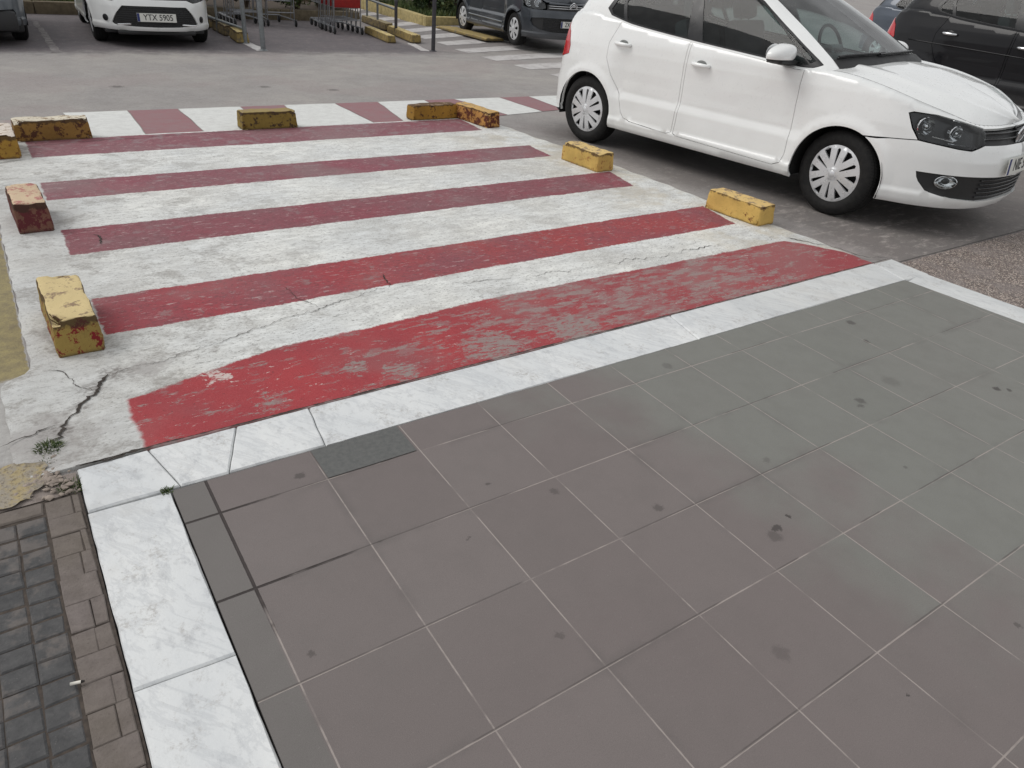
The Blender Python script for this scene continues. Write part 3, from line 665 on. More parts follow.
crack([(1.19, 1.272), (1.57, 1.17), (2.05, 1.10), (2.65, 1.07), (3.15, 1.06), (3.85, .99)], .003, 4, jit=.04, gap=.8)
crack([(-.52, .63), (-.44, .655), (-.36, .70)], .004, 5); crack([(-.21, .86), (-.27, .95), (-.30, 1.06), (-.35, 1.1)], .003, 6)
crack([(-.16, 4.36), (-.3, 4.30), (-.5, 4.28)], .006, 7); crack([(-.14, 4.72), (.2, 4.80), (.9, 4.86), (1.6, 4.89)], .004, 8)
crack([(.77, 1.2), (.72, 1.36), (.70, 1.5)], .0025, 9); crack([(-.33, .41), (-.1, .418), (.2, .4165), (1.2, .417), (2.4, .416), (3.6, .416), (4.22, .416)], .0045, 10, jit=.003)
crack([(3.9, .98), (4.02, .75), (4.10, .5), (4.22, .43)], .005, 11, jit=.03); crack([(.05, 2.42), (.06, 2.54), (.03, 2.6)], .006, 12)
crack([(-.327, .41), (-.2, .405), (-.1, .41)], .012, 13, jit=.01)
# ================================================================== CARS
def paint_mat(name, col, metal=0.0, rough=.22, coat=.8):
    M = Mat(name, rough, .5); n = M.noise(3, 3); d = M.noise(40, 5, .7); X = M.xyz()
    dirt = M.mul(M.step(M.add(X[2], M.mul(M.sub(n, .5), .25)), .55, .15), M.lin(d, .3, .8, .2, .45))
    c = M.mix(M.lin(n, .3, .7), tuple(v * .97 for v in col), tuple(min(.9, v * 1.03) for v in col)); c = M.mix(M.mul(dirt, .35), c, srgb(130, 122, 112))
    M.color(c); M.b.inputs['Metallic'].default_value = metal; M.b.inputs['Coat Weight'].default_value = coat; M.b.inputs['Specular IOR Level'].default_value = .5 if coat > .5 else .2; M.b.inputs['Coat Roughness'].default_value = .03
    M.rough(M.lin(M.add(dirt, M.mul(d, .1)), 0, .5, rough, rough + .3)); return M.m
def glass_mat(name, tint, refl=1.0, dust=.09, base=.05):
    m = bpy.data.materials.new(name); m.use_nodes = True; t = m.node_tree; t.nodes.clear()
    o = t.nodes.new('ShaderNodeOutputMaterial'); tr = t.nodes.new('ShaderNodeBsdfTransparent'); tr.inputs[0].default_value = (*tint, 1)
    gl = t.nodes.new('ShaderNodeBsdfGlossy'); gl.inputs['Roughness'].default_value = .02; gl.inputs[0].default_value = (refl, refl, refl, 1)
    fr = t.nodes.new('ShaderNodeFresnel'); fr.inputs[0].default_value = 1.52; ad = t.nodes.new('ShaderNodeMath'); ad.operation = 'ADD'; ad.inputs[1].default_value = base
    # faint dust film
    df = t.nodes.new('ShaderNodeBsdfDiffuse'); df.inputs[0].default_value = (.45, .46, .45, 1); mx2 = t.nodes.new('ShaderNodeMixShader'); nz = t.nodes.new('ShaderNodeTexNoise'); nz.inputs['Scale'].default_value = 9; nz.inputs['Detail'].default_value = 5
    mr = t.nodes.new('ShaderNodeMapRange'); mr.inputs['From Min'].default_value = .3; mr.inputs['From Max'].default_value = .8; mr.inputs['To Min'].default_value = dust * .1; mr.inputs['To Max'].default_value = dust
    mx = t.nodes.new('ShaderNodeMixShader')
    t.links.new(nz.outputs[0], mr.inputs[0]); t.links.new(mr.outputs[0], mx2.inputs[0]); t.links.new(tr.outputs[0], mx2.inputs[1]); t.links.new(df.outputs[0], mx2.inputs[2])
    t.links.new(fr.outputs[0], ad.inputs[0]); t.links.new(ad.outputs[0], mx.inputs[0]); t.links.new(mx2.outputs[0], mx.inputs[1]); t.links.new(gl.outputs[0], mx.inputs[2]); t.links.new(mx.outputs[0], o.inputs[0])
    return m
CM = dict(white=paint_mat('car_paint_white', (.86, .87, .86), rough=.25), pearl=paint_mat('car_paint_pearl', (.82, .83, .82), rough=.25),
    grey=paint_mat('car_paint_grey', srgb(54, 59, 66), .3, .3), black=paint_mat('car_paint_black', (.006, .006, .008), .0, .3, .35), slate=paint_mat('car_paint_slate', srgb(104, 110, 116), .4, .3), blue=paint_mat('car_paint_blue', srgb(66, 74, 86), .4, .3),
    trim=simple('black_trim', srgb(30, 30, 32), .3), plastic=simple('black_plastic', srgb(38, 38, 39), .55), dark=simple('underside', srgb(22, 22, 22), .9), rubber=simple('tyre_rubber', srgb(32, 32, 33), .85, var=.25, scale=30),
    chrome=simple('chrome', srgb(225, 226, 228), .12, 1.0, var=.03), silver=simple('wheel_silver', srgb(214, 215, 217), .30, .35, var=.06), hole=simple('wheel_recess', srgb(24, 24, 25), .8), seat=simple('seat_cloth', srgb(84, 84, 86), .95), lining=simple('roof_cloth', srgb(150, 150, 146), .95),
    glass=glass_mat('car_glass', (.50, .60, .59), refl=.6, dust=.03, base=.0), wscreen=glass_mat('windscreen_glass', (.74, .88, .86), refl=.9, dust=.12, base=.0), dglass=glass_mat('dark_car_glass', (.24, .27, .27), refl=.6, dust=.03, base=.0), lens=glass_mat('lamp_lens', (.90, .92, .92), dust=.006, base=.0), redlens=simple('red_lens', srgb(190, 22, 34), .15, spec=.6, coat=.6), amber=simple('amber_lens', srgb(210, 110, 30), .2),
    plate=simple('plate_white', srgb(214, 214, 208), .5, var=.05), ink=simple('plate_ink', srgb(28, 28, 30), .6), eublue=simple('plate_blue', srgb(34, 46, 104), .5), rust=simple('brake_dark', srgb(60, 52, 48), .7))

def resample(poly, step, sc):
    out = []
    for (a0, b0), (a1, b1) in zip(poly, poly[1:] + poly[:1]):
        n = max(1, math.ceil(math.hypot((a1 - a0) * sc[0], (b1 - b0) * sc[1]) / step))
        for i in range(n): out.append((lerp(a0, a1, i / n), lerp(b0, b1, i / n)))
    return out
def shrink(poly, d, sc=(1, 1)):
    """offset a polygon (either winding) inwards by d"""
    area = sum(x0 * y1 - x1 * y0 for (x0, y0), (x1, y1) in zip(poly, poly[1:] + poly[:1])); sg = 1 if area > 0 else -1; n = len(poly); out = []
    for i in range(n):
        p, q, r = [(v[0] * sc[0], v[1] * sc[1]) for v in (poly[i - 1], poly[i], poly[(i + 1) % n])]
        d1 = (q[0] - p[0], q[1] - p[1]); d2 = (r[0] - q[0], r[1] - q[1]); l1 = math.hypot(*d1) or 1e-9; l2 = math.hypot(*d2) or 1e-9
        n1 = (-d1[1] / l1 * sg, d1[0] / l1 * sg); n2 = (-d2[1] / l2 * sg, d2[0] / l2 * sg); k = 1 + n1[0] * n2[0] + n1[1] * n2[1]; k = max(k, .5)
        out.append(((q[0] + (n1[0] + n2[0]) / k * d) / sc[0], (q[1] + (n1[1] + n2[1]) / k * d) / sc[1]))
    return out
def dpart(name, fm, outer, holes, mat, parent, sides='LR', step=.03, flange=.012, sc=(1, 1), off=0.0):
    """a skin panel: outline (and openings) drawn on the unwrapped surface fm(a, b) -> point, meshed, given true normals and a folded edge"""
    loops = [resample(p, step * .8, sc) for p in [outer] + list(holes)]
    pts = []; edges = []; cells = set(); ce = step * .55
    for lp in loops:
        k = len(pts); pts += [Vector((p[0] * sc[0], p[1] * sc[1])) for p in lp]; edges += [(k + i, k + (i + 1) % len(lp)) for i in range(len(lp))]
    for p in pts: cells.add((round(p.x / ce), round(p.y / ce)))
    so_ = [[(p[0] * sc[0], p[1] * sc[1]) for p in lp] for lp in loops]
    x0, x1 = min(p[0] for p in so_[0]), max(p[0] for p in so_[0]); y0, y1 = min(p[1] for p in so_[0]), max(p[1] for p in so_[0])
    j = 0; y = y0 + step * .5
    while y < y1:
        x = x0 + step * (.5 if j % 2 else .0)
        while x < x1:
            c_ = (round(x / ce), round(y / ce))
            if not any((c_[0] + a, c_[1] + b) in cells for a in (-1, 0, 1) for b in (-1, 0, 1)) and inside((x, y), so_[0]) and not any(inside((x, y), h) for h in so_[1:]): pts.append(Vector((x, y)))
            x += step
        y += step * .87; j += 1
    r = delaunay_2d_cdt(pts, edges, [], 0, 1e-6); dv = r[0]; tri = []
    for f in r[2]:
        c_ = (sum(dv[k][0] for k in f) / 3, sum(dv[k][1] for k in f) / 3)
        if inside(c_, so_[0]) and not any(inside(c_, h) for h in so_[1:]):
            if abs(tri_area(dv, f)) > 1e-9: tri.append(f if tri_area(dv, f) < 0 else f[::-1])   # clockwise in (a, b) faces outwards on the left side
    h = 1e-3; P3 = []; N3 = []
    for v in dv:
        a, b = v[0] / sc[0], v[1] / sc[1]; p = Vector(fm(a, b)); ha, hb = h / sc[0], h / sc[1]
        da = Vector(fm(a + ha, b)) - Vector(fm(a - ha, b)); db = Vector(fm(a, b + hb)) - Vector(fm(a, b - hb)); n = db.cross(da)
        n = n.normalized() if n.length > 1e-12 else Vector((0, 1, 0)); P3.append(p + n * off); N3.append(n)
    V = []; F = []; LN = []
    ecount = {}
    for f in tri:
        for i in range(3): e = (f[i], f[(i + 1) % 3]); ecount[e] = 1
    border = [e for e in ecount if (e[1], e[0]) not in ecount]
    for side in sides:
        sg = 1 if side == 'L' else -1; k0 = len(V)
        V += [(p.x, p.y * sg, p.z) for p in P3]; NV = [Vector((n.x, n.y * sg, n.z)) for n in N3]
        for f in tri:
            g = f if sg == 1 else f[::-1]; F.append(tuple(k0 + i for i in g)); LN += [NV[i] for i in g]
        if flange:
            for a, b in border:
                if abs(P3[a].y) < 2e-4 and abs(P3[b].y) < 2e-4: continue
                if sg == -1: a, b = b, a
                k = len(V); qa, qb = Vector(V[k0 + a]), Vector(V[k0 + b]); ia, ib = qa - NV[a] * flange, qb - NV[b] * flange
                V += [qa, qb, ib, ia]; F.append((k + 1, k, k + 3, k + 2)); fn = (qa - qb).cross(ib - qb); fn = fn.normalized() if fn.length > 1e-12 else NV[a]; LN += [fn] * 4
    me = bpy.data.meshes.new(name); me.from_pydata([tuple(v) for v in V], [], F); me.materials.append(mat)
    me.polygons.foreach_set('use_smooth', [True] * len(me.polygons)); me.update()
    if len(LN) == len(me.loops): me.normals_split_custom_set([tuple(n) for n in LN])
    return link(name, me, parent)
def text_mesh(txt, size, mat, name='lettering', depth=.001, bold=0.0, spacing=1.0):
    cu = bpy.data.curves.new(name, 'FONT'); cu.body = txt; cu.size = size; cu.align_x = 'CENTER'; cu.align_y = 'CENTER'; cu.extrude = depth; cu.offset = bold; cu.space_character = spacing
    ob = bpy.data.objects.new(name, cu); COL.objects.link(ob); dg = bpy.context.evaluated_depsgraph_get(); dg.update()
    me = bpy.data.meshes.new_from_object(ob.evaluated_get(dg)); bpy.data.objects.remove(ob); bpy.data.curves.remove(cu); me.materials.clear(); me.materials.append(mat)
    me.name = name; return me
def licence_plate(parent, c, txt, front=True, wdt=.52, hgt=.112, tilt=0.0):
    bm = bmesh.new(); add_box(bm, (0, 0, 0), (wdt, hgt, .006), bevel=.002); p = bm_obj('licence_plate', bm, CM['plate'], parent)
    # local x across, y up, z out of the plate
    R3 = Matrix(((0, 0, 1), (1, 0, 0), (0, 1, 0))) if front else Matrix(((0, 0, -1), (-1, 0, 0), (0, 1, 0)))
    p.matrix_local = Matrix.Translation(c) @ R3.to_4x4() @ Matrix.Rotation(tilt, 4, 'X')
    o = link('lettering', text_mesh(txt, hgt * .98, CM['ink'], bold=.0008), p); o.location = (wdt * .04, 0, .0035); o.scale = (.86, 1, 1)
    bm = bmesh.new(); add_box(bm, (-wdt * .465, 0, .0035), (wdt * .065, hgt * .94, .001)); bm_obj('country_band', bm, CM['eublue'], p)
    return p
def wheel_cover_holes(kind):
    H = []
    if kind == 'slots':
        for k in range(6):
            a = math.radians(90 + 60 * k)
            H.append([(r * math.cos(a + d), r * math.sin(a + d)) for r, d in ((.062, -.06), (.170, -.078), (.180, 0), (.170, .078), (.062, .06), (.056, 0))])
            a += math.radians(30)
            H.append([(r * math.cos(a + d), r * math.sin(a + d)) for r, d in ((.100, 0), (.13, -.09), (.180, -.155), (.186, 0), (.180, .155), (.13, .09))])
    else:
        for k in range(7):
            a = 2 * math.pi * k / 7 + .3
            H.append([(r * math.cos(a + d), r * math.sin(a + d)) for r, d in ((.075, -.10), (.12, -.17), (.172, -.2), (.178, 0), (.172, .2), (.12, .17), (.075, .10))])
    return H
def make_wheel(parent, c, side, kind='slots', R=.302, wdt=.19, steer=0.0, rim=.203, cover='silver'):
    """wheel > tyre, rim, hub_cap; side = -1 for the right-hand side"""
    bm = bmesh.new(); h = wdt / 2; s_ = rim + .004
    add_lathe(bm, [(s_ - .012, -h + .018), (s_ + .012, -h + .004), (R - .05, -h - .002), (R - .018, -h + .012), (R - .004, -h + .03), (R, -h + .06), (R, h - .06), (R - .004, h - .03), (R - .018, h - .012), (R - .05, h + .002), (s_ + .03, h + .003), (s_ + .012, h - .002), (s_ + .002, h - .010), (s_ - .012, h - .018)], 48, closed=True)
    # tread: four grooves round and fine cross cuts
    t = bm_obj('tyre', bm, TREAD, None, angle=35); wl = t; wl.name = 'wheel'; wl.parent = parent
    wl.matrix_local = Matrix.Translation(c) @ Matrix.Rotation(steer, 4, 'Z') @ (Matrix.Identity(4) if side > 0 else Matrix.Rotation(math.pi, 4, 'Z'))
    outer = [(rim * math.cos(2 * math.pi * k / 64), rim * math.sin(2 * math.pi * k / 64)) for k in range(64)]
    def dome(a, b):
        r = math.hypot(a, b); y = h - .006 + .016 * (1 - (r / rim) ** 2) - (.012 * sstep(.9 * rim, rim, r)) + .004 * (1 - sstep(.035, .045, r))
        return (a, y, b)
    hub = dpart('hub_cap', dome, outer, [[(x * rim / .2, y * rim / .2) for x, y in H_] for H_ in wheel_cover_holes(kind)], CM[cover], wl, sides='L', step=.018, flange=.014)
    bm = bmesh.new(); add_lathe(bm, [(rim - .01, h - .02), (rim - .015, h - .045), (.06, h - .05), (.0, h - .05)], 32); bm_obj('rim', bm, CM['hole'], wl, smooth=True)
    bm = bmesh.new(); add_lathe(bm, [(.026, h + .013), (.024, h + .0155), (0, h + .0155)], 24); bm_obj('hub_badge', bm, CM['silver'], wl, smooth=True)
    return wl
TR = Mat('tyre_tread', .86, .3); X = TR.xyz(); ay = X[1]
ang = TR.M('ARCTAN2', X[2], X[0]); rad = TR.M('SQRT', TR.add(TR.mul(X[0], X[0]), TR.mul(X[2], X[2])))
gr = TR.step(TR.M('ABSOLUTE', TR.sub(TR.M('FRACT', TR.mul(TR.add(ay, .1), 28.0)), .5)), .12, .07); ct = TR.step(TR.M('FRACT', TR.add(TR.mul(ang, 14.0), TR.mul(ay, 14.0))), .16, .10)
tm = TR.mul(TR.M('MAXIMUM', gr, ct), TR.step(rad, .282, .288)); n = TR.noise(30, 4, .7)
TR.color(TR.mix(tm, TR.mix(TR.lin(n, .3, .7), srgb(26, 26, 27), srgb(42, 41, 40)), srgb(10, 10, 10))); TR.bump(TR.sub(1.0, tm), .006, 1.0); TREAD = TR.m

def make_seat(parent, c):
    bm = bmesh.new(); rx = Matrix.Rotation(math.radians(-18), 3, 'Y')
    add_box(bm, Vector((0, 0, .10)), (.52, .50, .16), bevel=.05); add_box(bm, Vector((-.32, 0, .42)), (.14, .48, .62), rx, .05); add_box(bm, Vector((-.44, 0, .82)), (.10, .27, .19), rx, .04)
    add_tube(bm, [(-.40, .06, .68), (-.43, .06, .78)], .008); add_tube(bm, [(-.40, -.06, .68), (-.43, -.06, .78)], .008)
    o = bm_obj('seat', bm, CM['seat'], parent, angle=40); o.location = c; return o

def car_body(rt, sp, paint, o):
    """all the panels of one car under the Empty rt; o holds outlines and options"""
    car = CarShape(sp); L = car.L; sx = car.sx; zt = car.ztop; wb = sp['wb']; az = sp['axle_z']; ra = sp['arch']; P = car.P; Gf = car.G; U = sp.get('u', {})
    def zb(s):
        x = car.at(s)[0]; return table(o.get('bottom', [(-.66, .27), (-.4, .25), (0, .215), (.4, .205), (2.1, .205), (2.9, .205), (3.45, .205)]), x)
    def arc(ax, a0, a1, r=ra, n=26): return [(sx(ax + r * math.cos(lerp(a0, a1, i / n))), az + r * math.sin(lerp(a0, a1, i / n))) for i in range(n + 1)]
    def arch_ang(ax, dirn):
        z = zb(sx(ax + dirn * ra)); return math.asin(max(-1, min(1, (z - az) / ra)))
    aB = arch_ang(0, -1); aF = arch_ang(0, 1); bB = arch_ang(wb, -1); bF = arch_ang(wb, 1)
    bot = [(s, zb(s)) for s in frange(0, sx(0 - ra * math.cos(aB)), .1)] + arc(0, math.pi - aB, aF)[1:-1] + [(s, zb(s)) for s in frange(sx(ra * math.cos(aF)), sx(wb - ra * math.cos(bB)), .1)]
    hl = o['headlight']; seam = o['seam']; gz0, gz1 = o['grille_z']; hi = o['grille_s']
    sa = math.asin(min(1, (seam[0][1] - az) / ra)) if seam[0][1] - az < ra else math.pi / 2
    fa = arc(wb, math.pi - bB, sa)[1:]
    top = [(s, zt(s)) for s in frange(L, 0, .05)]
    body_out = bot + fa + [(a, b + .003) for a, b in seam[1:]] + [(a, b) for a, b in o['hl_rear_top']] + [(hi, gz1 + .003), (L, gz1 + .003)] + top
    dF = [(sx(x), z) for x, z in o['door_front']]; dR = [(sx(x), z) for x, z in o['door_rear']]
    dF = [(s, min(z, zt(s) - .006)) for s, z in resample(dF, .04, (1, 1))]; dR = [(s, min(z, zt(s) - .006)) for s, z in resample(dR, .04, (1, 1))]
    body = dpart('body', P, body_out, [dF, dR, o['tail']], paint, rt, flange=.02)
    # front bumper
    fb = [(a, b - .003) for a, b in seam] + [(a, b - .003) for a, b in o['hl_bottom']] + [(hi + .01, gz0 - .003), (L, gz0 - .003)]
    bl = [(s, zb(s)) for s in frange(L, sx(wb + ra * math.cos(bF)), .06)] + [p for p in arc(wb, bF, sa)[1:-1]]
    lg = o['lower_grille']
    if o.get('lower_open'):  fo = fb[:-1] + [(L, gz0 - .003), (L, lg[0][1])] + lg[1:-1] + [(L, lg[-1][1])] + bl
    else: fo = fb + bl
    holes = [o['fog_hole']] if o.get('fog_hole') else []
    bump = dpart('front_bumper', P, fo, holes, o.get('bumper_mat', paint), rt, flange=.02)
    # lower grille: dark recessed panel with bars
    lo_ = [(L, lg[0][1])] + lg[1:-1] + [(L, lg[-1][1])]
    dpart('lower_grille', P, lo_, [], CM['plastic'], bump, off=-.022, flange=0)
    bm = bmesh.new()
    z = lg[-1][1] + .022
    while z < lg[0][1] - .012:
        pts = [P(s, z) for s in frange(L, o['bar_s'], .04)]; add_tube(bm, [(p[0] - .016, p[1], p[2]) for p in pts[::-1]] + [(p[0] - .016, -p[1], p[2]) for p in pts[1:]], .006, 6); z += .028
    bm_obj('grille_bars', bm, CM['trim'], bump, smooth=True)
    if o.get('fog'):
        for sg in (1, -1):
            s, z = o['fog']; p = Vector(P(s, z)); nrm = car.at(s); n = Vector((nrm[2], nrm[3] * 1, 0)); bm = bmesh.new()
            add_lathe(bm, [(.0, -.012), (.025, -.010), (.036, .0), (.041, .006), (.044, .004), (.044, -.02)], 24)
            f = bm_obj('fog_lamp', bm, CM[o.get('fog_mat', 'chrome')], rt, angle=40); q = n.copy(); q.y *= sg
            fo_ = o.get('fog_off', -.012); f.matrix_local = Matrix.Translation((p.x + n.x * fo_, (p.y + n.y * fo_) * sg, p.z)) @ Vector(q).to_track_quat('Y', 'Z').to_matrix().to_4x4() @ Matrix.Scale(o.get('fog_w', 1.0), 4, (1, 0, 0))
            bm = bmesh.new(); add_lathe(bm, [(.043, .0065), (.02, .012), (0, .013)], 20); bm_obj('fog_lens', bm, CM['lens'] if o.get('fog_mat') is None else CM['trim'], f, smooth=True)
    if o.get('fog_hole'): dpart('fog_recess', P, shrink(o['fog_hole'], -.004), [], CM['plastic'], bump, off=-.03, flange=0)
    # upper grille
    dpart('upper_grille', P, [(hi - .03, gz0), (L, gz0), (L, gz1), (hi - .03, gz1)], [], CM['plastic'], rt, off=-.025, flange=0)
    bm = bmesh.new()
    for z in ([gz0 + (gz1 - gz0) * f for f in (.36, .72)] if not o.get('plain_grille') else []):
        pts = [P(s, z) for s in frange(L, hi, .05)]; pts = [(p[0] - .010, p[1], p[2]) for p in pts[::-1]] + [(p[0] - .010, -p[1], p[2]) for p in pts[1:]]
        add_tube(bm, pts, .0065, 6)
    if len(bm.verts): bm_obj('grille_bar', bm, CM[o.get('bar_mat', 'trim')], rt, smooth=True)
    else: bm.free()
    # doors (handles are their sub-parts)
    for sg, S_ in ((1, 'L'), (-1, 'R')):
        for nm, poly, hx in (('door', dF, o['handle_front']), ('door', dR, o['handle_rear'])):
            d = dpart(nm, P, shrink(poly, .0045), [], paint, rt, sides=S_, flange=.016)
            x, z = hx; s = sx(x); n = car.at(s); bm = bmesh.new(); cup = []
            p0 = Vector(P(s, z)); pts = [Vector(P(sx(x + dx), z - dx * .03)) + Vector((0, dy, 0)) for dx, dy in ((-.085, .0), (-.075, .022), (-.045, .034), (0, .037), (.045, .034), (.075, .022), (.085, .0))]
            add_tube(bm, [(p.x, p.y * sg, p.z) for p in pts], [.012, .014, .016, .017, .016, .014, .012], 8); bmesh.ops.recalc_face_normals(bm, faces=bm.faces[:])
            bm_obj('door_handle', bm, paint if not o.get('dark_handle') else CM['chrome'], d, smooth=True)
            bm = bmesh.new(); r_ = bmesh.ops.create_uvsphere(bm, u_segments=16, v_segments=8, radius=1); bmesh.ops.scale(bm, vec=(.05, .006, .026), verts=bm.verts[:]); q = Vector(P(sx(x), z + .008)); bmesh.ops.translate(bm, vec=(q.x, q.y * sg, q.z), verts=bm.verts[:])
            bm_obj('handle_cup', bm, o.get('cup_mat', CM['cup']), d, smooth=True)
    # bonnet
    s0 = sx(sp['bonnet_c'][0] - .03); V = []; F = []; ns, nq = 48, 40
    for i in range(ns + 1):
        s = lerp(s0, L, i / ns)
        for j in range(-nq, nq + 1):
            q = 1 - abs(j) / nq; p = car.H(sp['bonnet_c'][0], s, q); V.append((p[0], p[1] * (1 if j > 0 else -1), p[2] + .001))
    wq = 2 * nq + 1
    for i in range(ns):
        for j in range(wq - 1): k = i * wq + j; F.append((k, k + wq, k + wq + 1, k + 1))
    hb = mesh_obj('bonnet', V, F, paint, rt, smooth=True)
    # lamps
    for sg, S_ in ((1, 'L'), (-1, 'R')):
        ln = dpart('headlight', P, shrink(hl, .003), [], CM['lens'], rt, sides=S_, off=.001, flange=.004)
        dpart('lamp_housing', P, shrink(hl, .001), [], CM['lampin'], ln, sides=S_, off=-.05, flange=-.045)
        bm = bmesh.new(); cs = o['lamps']
        for (s, z, r) in cs:
            n = car.at(s); c_ = Vector(P(s, z)); nn = Vector((n[2] * .85 + .3, n[3] * .5, 0)).normalized(); b2 = bmesh.new()
            add_lathe(b2, [(r * .25, -.035), (r * .6, -.028), (r * .9, -.012), (r, 0), (r * 1.08, -.004), (r * 1.08, -.03)], 24)
            M4 = Matrix.Translation(c_ - Vector((n[2], n[3], 0)) * .018) @ nn.to_track_quat('Y', 'Z').to_matrix().to_4x4(); bmesh.ops.transform(b2, matrix=M4, verts=b2.verts[:])
            b3 = bmesh.ops.create_uvsphere(b2, u_segments=14, v_segments=8, radius=r * .42, matrix=Matrix.Translation(c_ - Vector((n[2], n[3], 0)) * .03)); tm_ = bpy.data.meshes.new('t'); b2.to_mesh(tm_); b2.free(); bm.from_mesh(tm_); bpy.data.meshes.remove(tm_)
        for (sa_, za, sb_, zb_) in o.get('lamp_bars', []):
            pts = [Vector(P(lerp(sa_, sb_, t), lerp(za, zb_, t))) - Vector((car.at(sa_)[2], car.at(sa_)[3], 0)) * .014 for t in (0, .25, .5, .75, 1)]; add_tube(bm, pts, .006, 6)
        for v in bm.verts: v.co.y *= sg
        if sg < 0: bmesh.ops.reverse_faces(bm, faces=bm.faces[:])
        bm_obj('reflector', bm, CM['chrome'], ln, angle=40)
        dpart('tail_light', P, shrink(o['tail'], .003), [], CM['redlens'], rt, sides=S_, off=.004, flange=.02)
    # greenhouse
    gs = (.5, .5); dlo = o['dlo']
    ws = o['ws']; go = [(0, -.03), (ws[0][0], -.03)] + ws[:-1] + [(car.NK, ws[-1][1]), (car.NK, 1.0), (0, 1.0)] + o['rear_glass']
    def Gu(a, b): return Gf(a, b)
    dpart('pillars', Gu, go, [dlo], paint, rt, sc=gs, step=.035, flange=.02); dpart('headlining', Gu, go, [dlo], CM['lining'], rt, sc=gs, step=.05, flange=0, off=-.022)
    tri_ = [shrink(g, -.0, gs) for g in o['side_glass']]
    for sg, S_ in ((1, 'L'), (-1, 'R')):
        dpart('window_frame', Gu, shrink(dlo, .002, gs), tri_, CM['trim'], rt, sides=S_, sc=gs, step=.035, flange=.012, off=.001)
        for g in o['side_glass']: dpart('side_window', Gu, shrink(g, .0005, gs), [], CM[o.get('glass', 'glass')], rt, sides=S_, sc=gs, step=.04, flange=0, off=-.004)
    dpart('windscreen', Gu, [(a, b) for a, b in ws[:-1]] + [(car.NK, ws[-1][1]), (car.NK, ws[0][1] - .02)], [], CM['wscreen'], rt, sc=gs, step=.04, flange=0, off=-.003)
    dpart('cowl', Gu, [(ws[0][0] - .05, -.05), (car.NK, -.06), (car.NK, ws[0][1] + .015), (ws[0][0] - .02, ws[0][1] + .02)], [], CM['plastic'], rt, sc=gs, step=.04, flange=0, off=.003)
    dpart('rear_window', Gu, [(0, o['rear_glass'][0][1])] + o['rear_glass'][1:-1] + [(0, o['rear_glass'][-1][1])], [], CM['dglass'], rt, sc=gs, step=.05, flange=0, off=-.003)
    # roof
    V = []; F = []; nu, nv = 40, 14
    xs_ = [lerp(car.up[0][0], car.up[-1][0], i / nu) for i in range(nu + 1)]
    def up_at(x):
        for a, b in zip(car.up, car.up[1:]):
            if a[0] <= x <= b[0]: t = (x - a[0]) / max(1e-9, b[0] - a[0]); return lerp(a[1], b[1], t), lerp(a[2], b[2], t)
        return 0.0, car.up[-1][2]
    for x in xs_:
        y, z = up_at(x)
        for j in range(-nv, nv + 1): t = j / nv; V.append((x, y * t, z + .035 * (1 - t * t)))
    for i in range(nu):
        for j in range(2 * nv): k = i * (2 * nv + 1) + j; F.append((k, k + 2 * nv + 1, k + 2 * nv + 2, k + 1))
    mesh_obj('roof', V, F, paint, rt, smooth=True); mesh_obj('roof_lining', [(x, y * .97, z - .025) for x, y, z in V], F, CM['lining'], rt, smooth=True)
    # hidden inner skin, floor and wheel wells, all dark
    ins_out = [(s, z + .02) for s, z in bot] + [(a, b) for a, b in arc(wb, math.pi - bB, bF)[1:-1]] + [(s, zb(s) + .02) for s in frange(sx(wb + ra * math.cos(bF)), L, .1)] + [(L, zt(L) - .03)] + [(s, zt(s) - .03) for s in frange(L, 0, .1)]
    dpart('inner_panel', P, ins_out, [shrink(hl, -.02)], CM['dark'], rt, step=.06, off=-.055, flange=0)
    bm = bmesh.new(); x0, x1 = car.pl[0][0] + .12, car.pl[-1][0] - .15
    hw = max(p[1] for p in car.pl) - .07
    fl = [(x0, hw - .12), (-ra - .02, hw), (-ra - .02, .55), (ra + .02, .55), (ra + .02, hw), (wb - ra - .02, hw), (wb - ra - .02, .52), (wb + ra + .02, .52), (wb + ra + .02, hw - .06), (x1, hw - .38)]
    vs0 = [bm.verts.new((x, y, .215)) for x, y in fl] + [bm.verts.new((x, -y, .215)) for x, y in fl[::-1]]; bm.faces.new(vs0)
    for ax in (0.0, wb):
        for sg in (1, -1):
            r0 = []; r1 = []
            for i in range(17):
                a = math.pi * (1.08 - 1.16 * i / 16); r0.append(bm.verts.new((ax + (ra + .012) * math.cos(a), sg * (hw + .035), az + (ra + .012) * math.sin(a)))); r1.append(bm.verts.new((ax + (ra + .012) * math.cos(a), sg * .53, az + (ra + .012) * math.sin(a))))
            for i in range(16): bm.faces.new((r0[i], r0[i + 1], r1[i + 1], r1[i]))
            bm.faces.new(r1)
    bmesh.ops.triangulate(bm, faces=[f for f in bm.faces if len(f.verts) > 4]); bm_obj('underbody', bm, CM['dark'], rt)
    bm = bmesh.new(); hz = o.get('dash_z', .93); bx_ = o.get('dash_x', 2.0)
    add_box(bm, (bx_ - .18, 0, hz - .14), (.55, 1.36, .26), bevel=.06); bm_obj('dashboard', bm, CM['plastic'], rt, angle=40)
    bm = bmesh.new(); add_box(bm, (.05, 0, .62), (.5, 1.3, .12), bevel=.03); add_box(bm, (-.12, 0, .93), (.14, 1.28, .52), Matrix.Rotation(math.radians(-16), 3, 'Y'), .04)
    for yh in (-.4, 0, .4): add_box(bm, (-.22, yh, 1.22), (.08, .22, .13), bevel=.03)
    bm_obj('rear_seat', bm, CM['seat'], rt, angle=40)
    for sy_ in (.36, -.36): make_seat(rt, (o.get('seat_x', 1.18), sy_, .42))
    bm = bmesh.new(); bmesh.ops.create_circle(bm, segments=4, radius=.001); bm.clear()
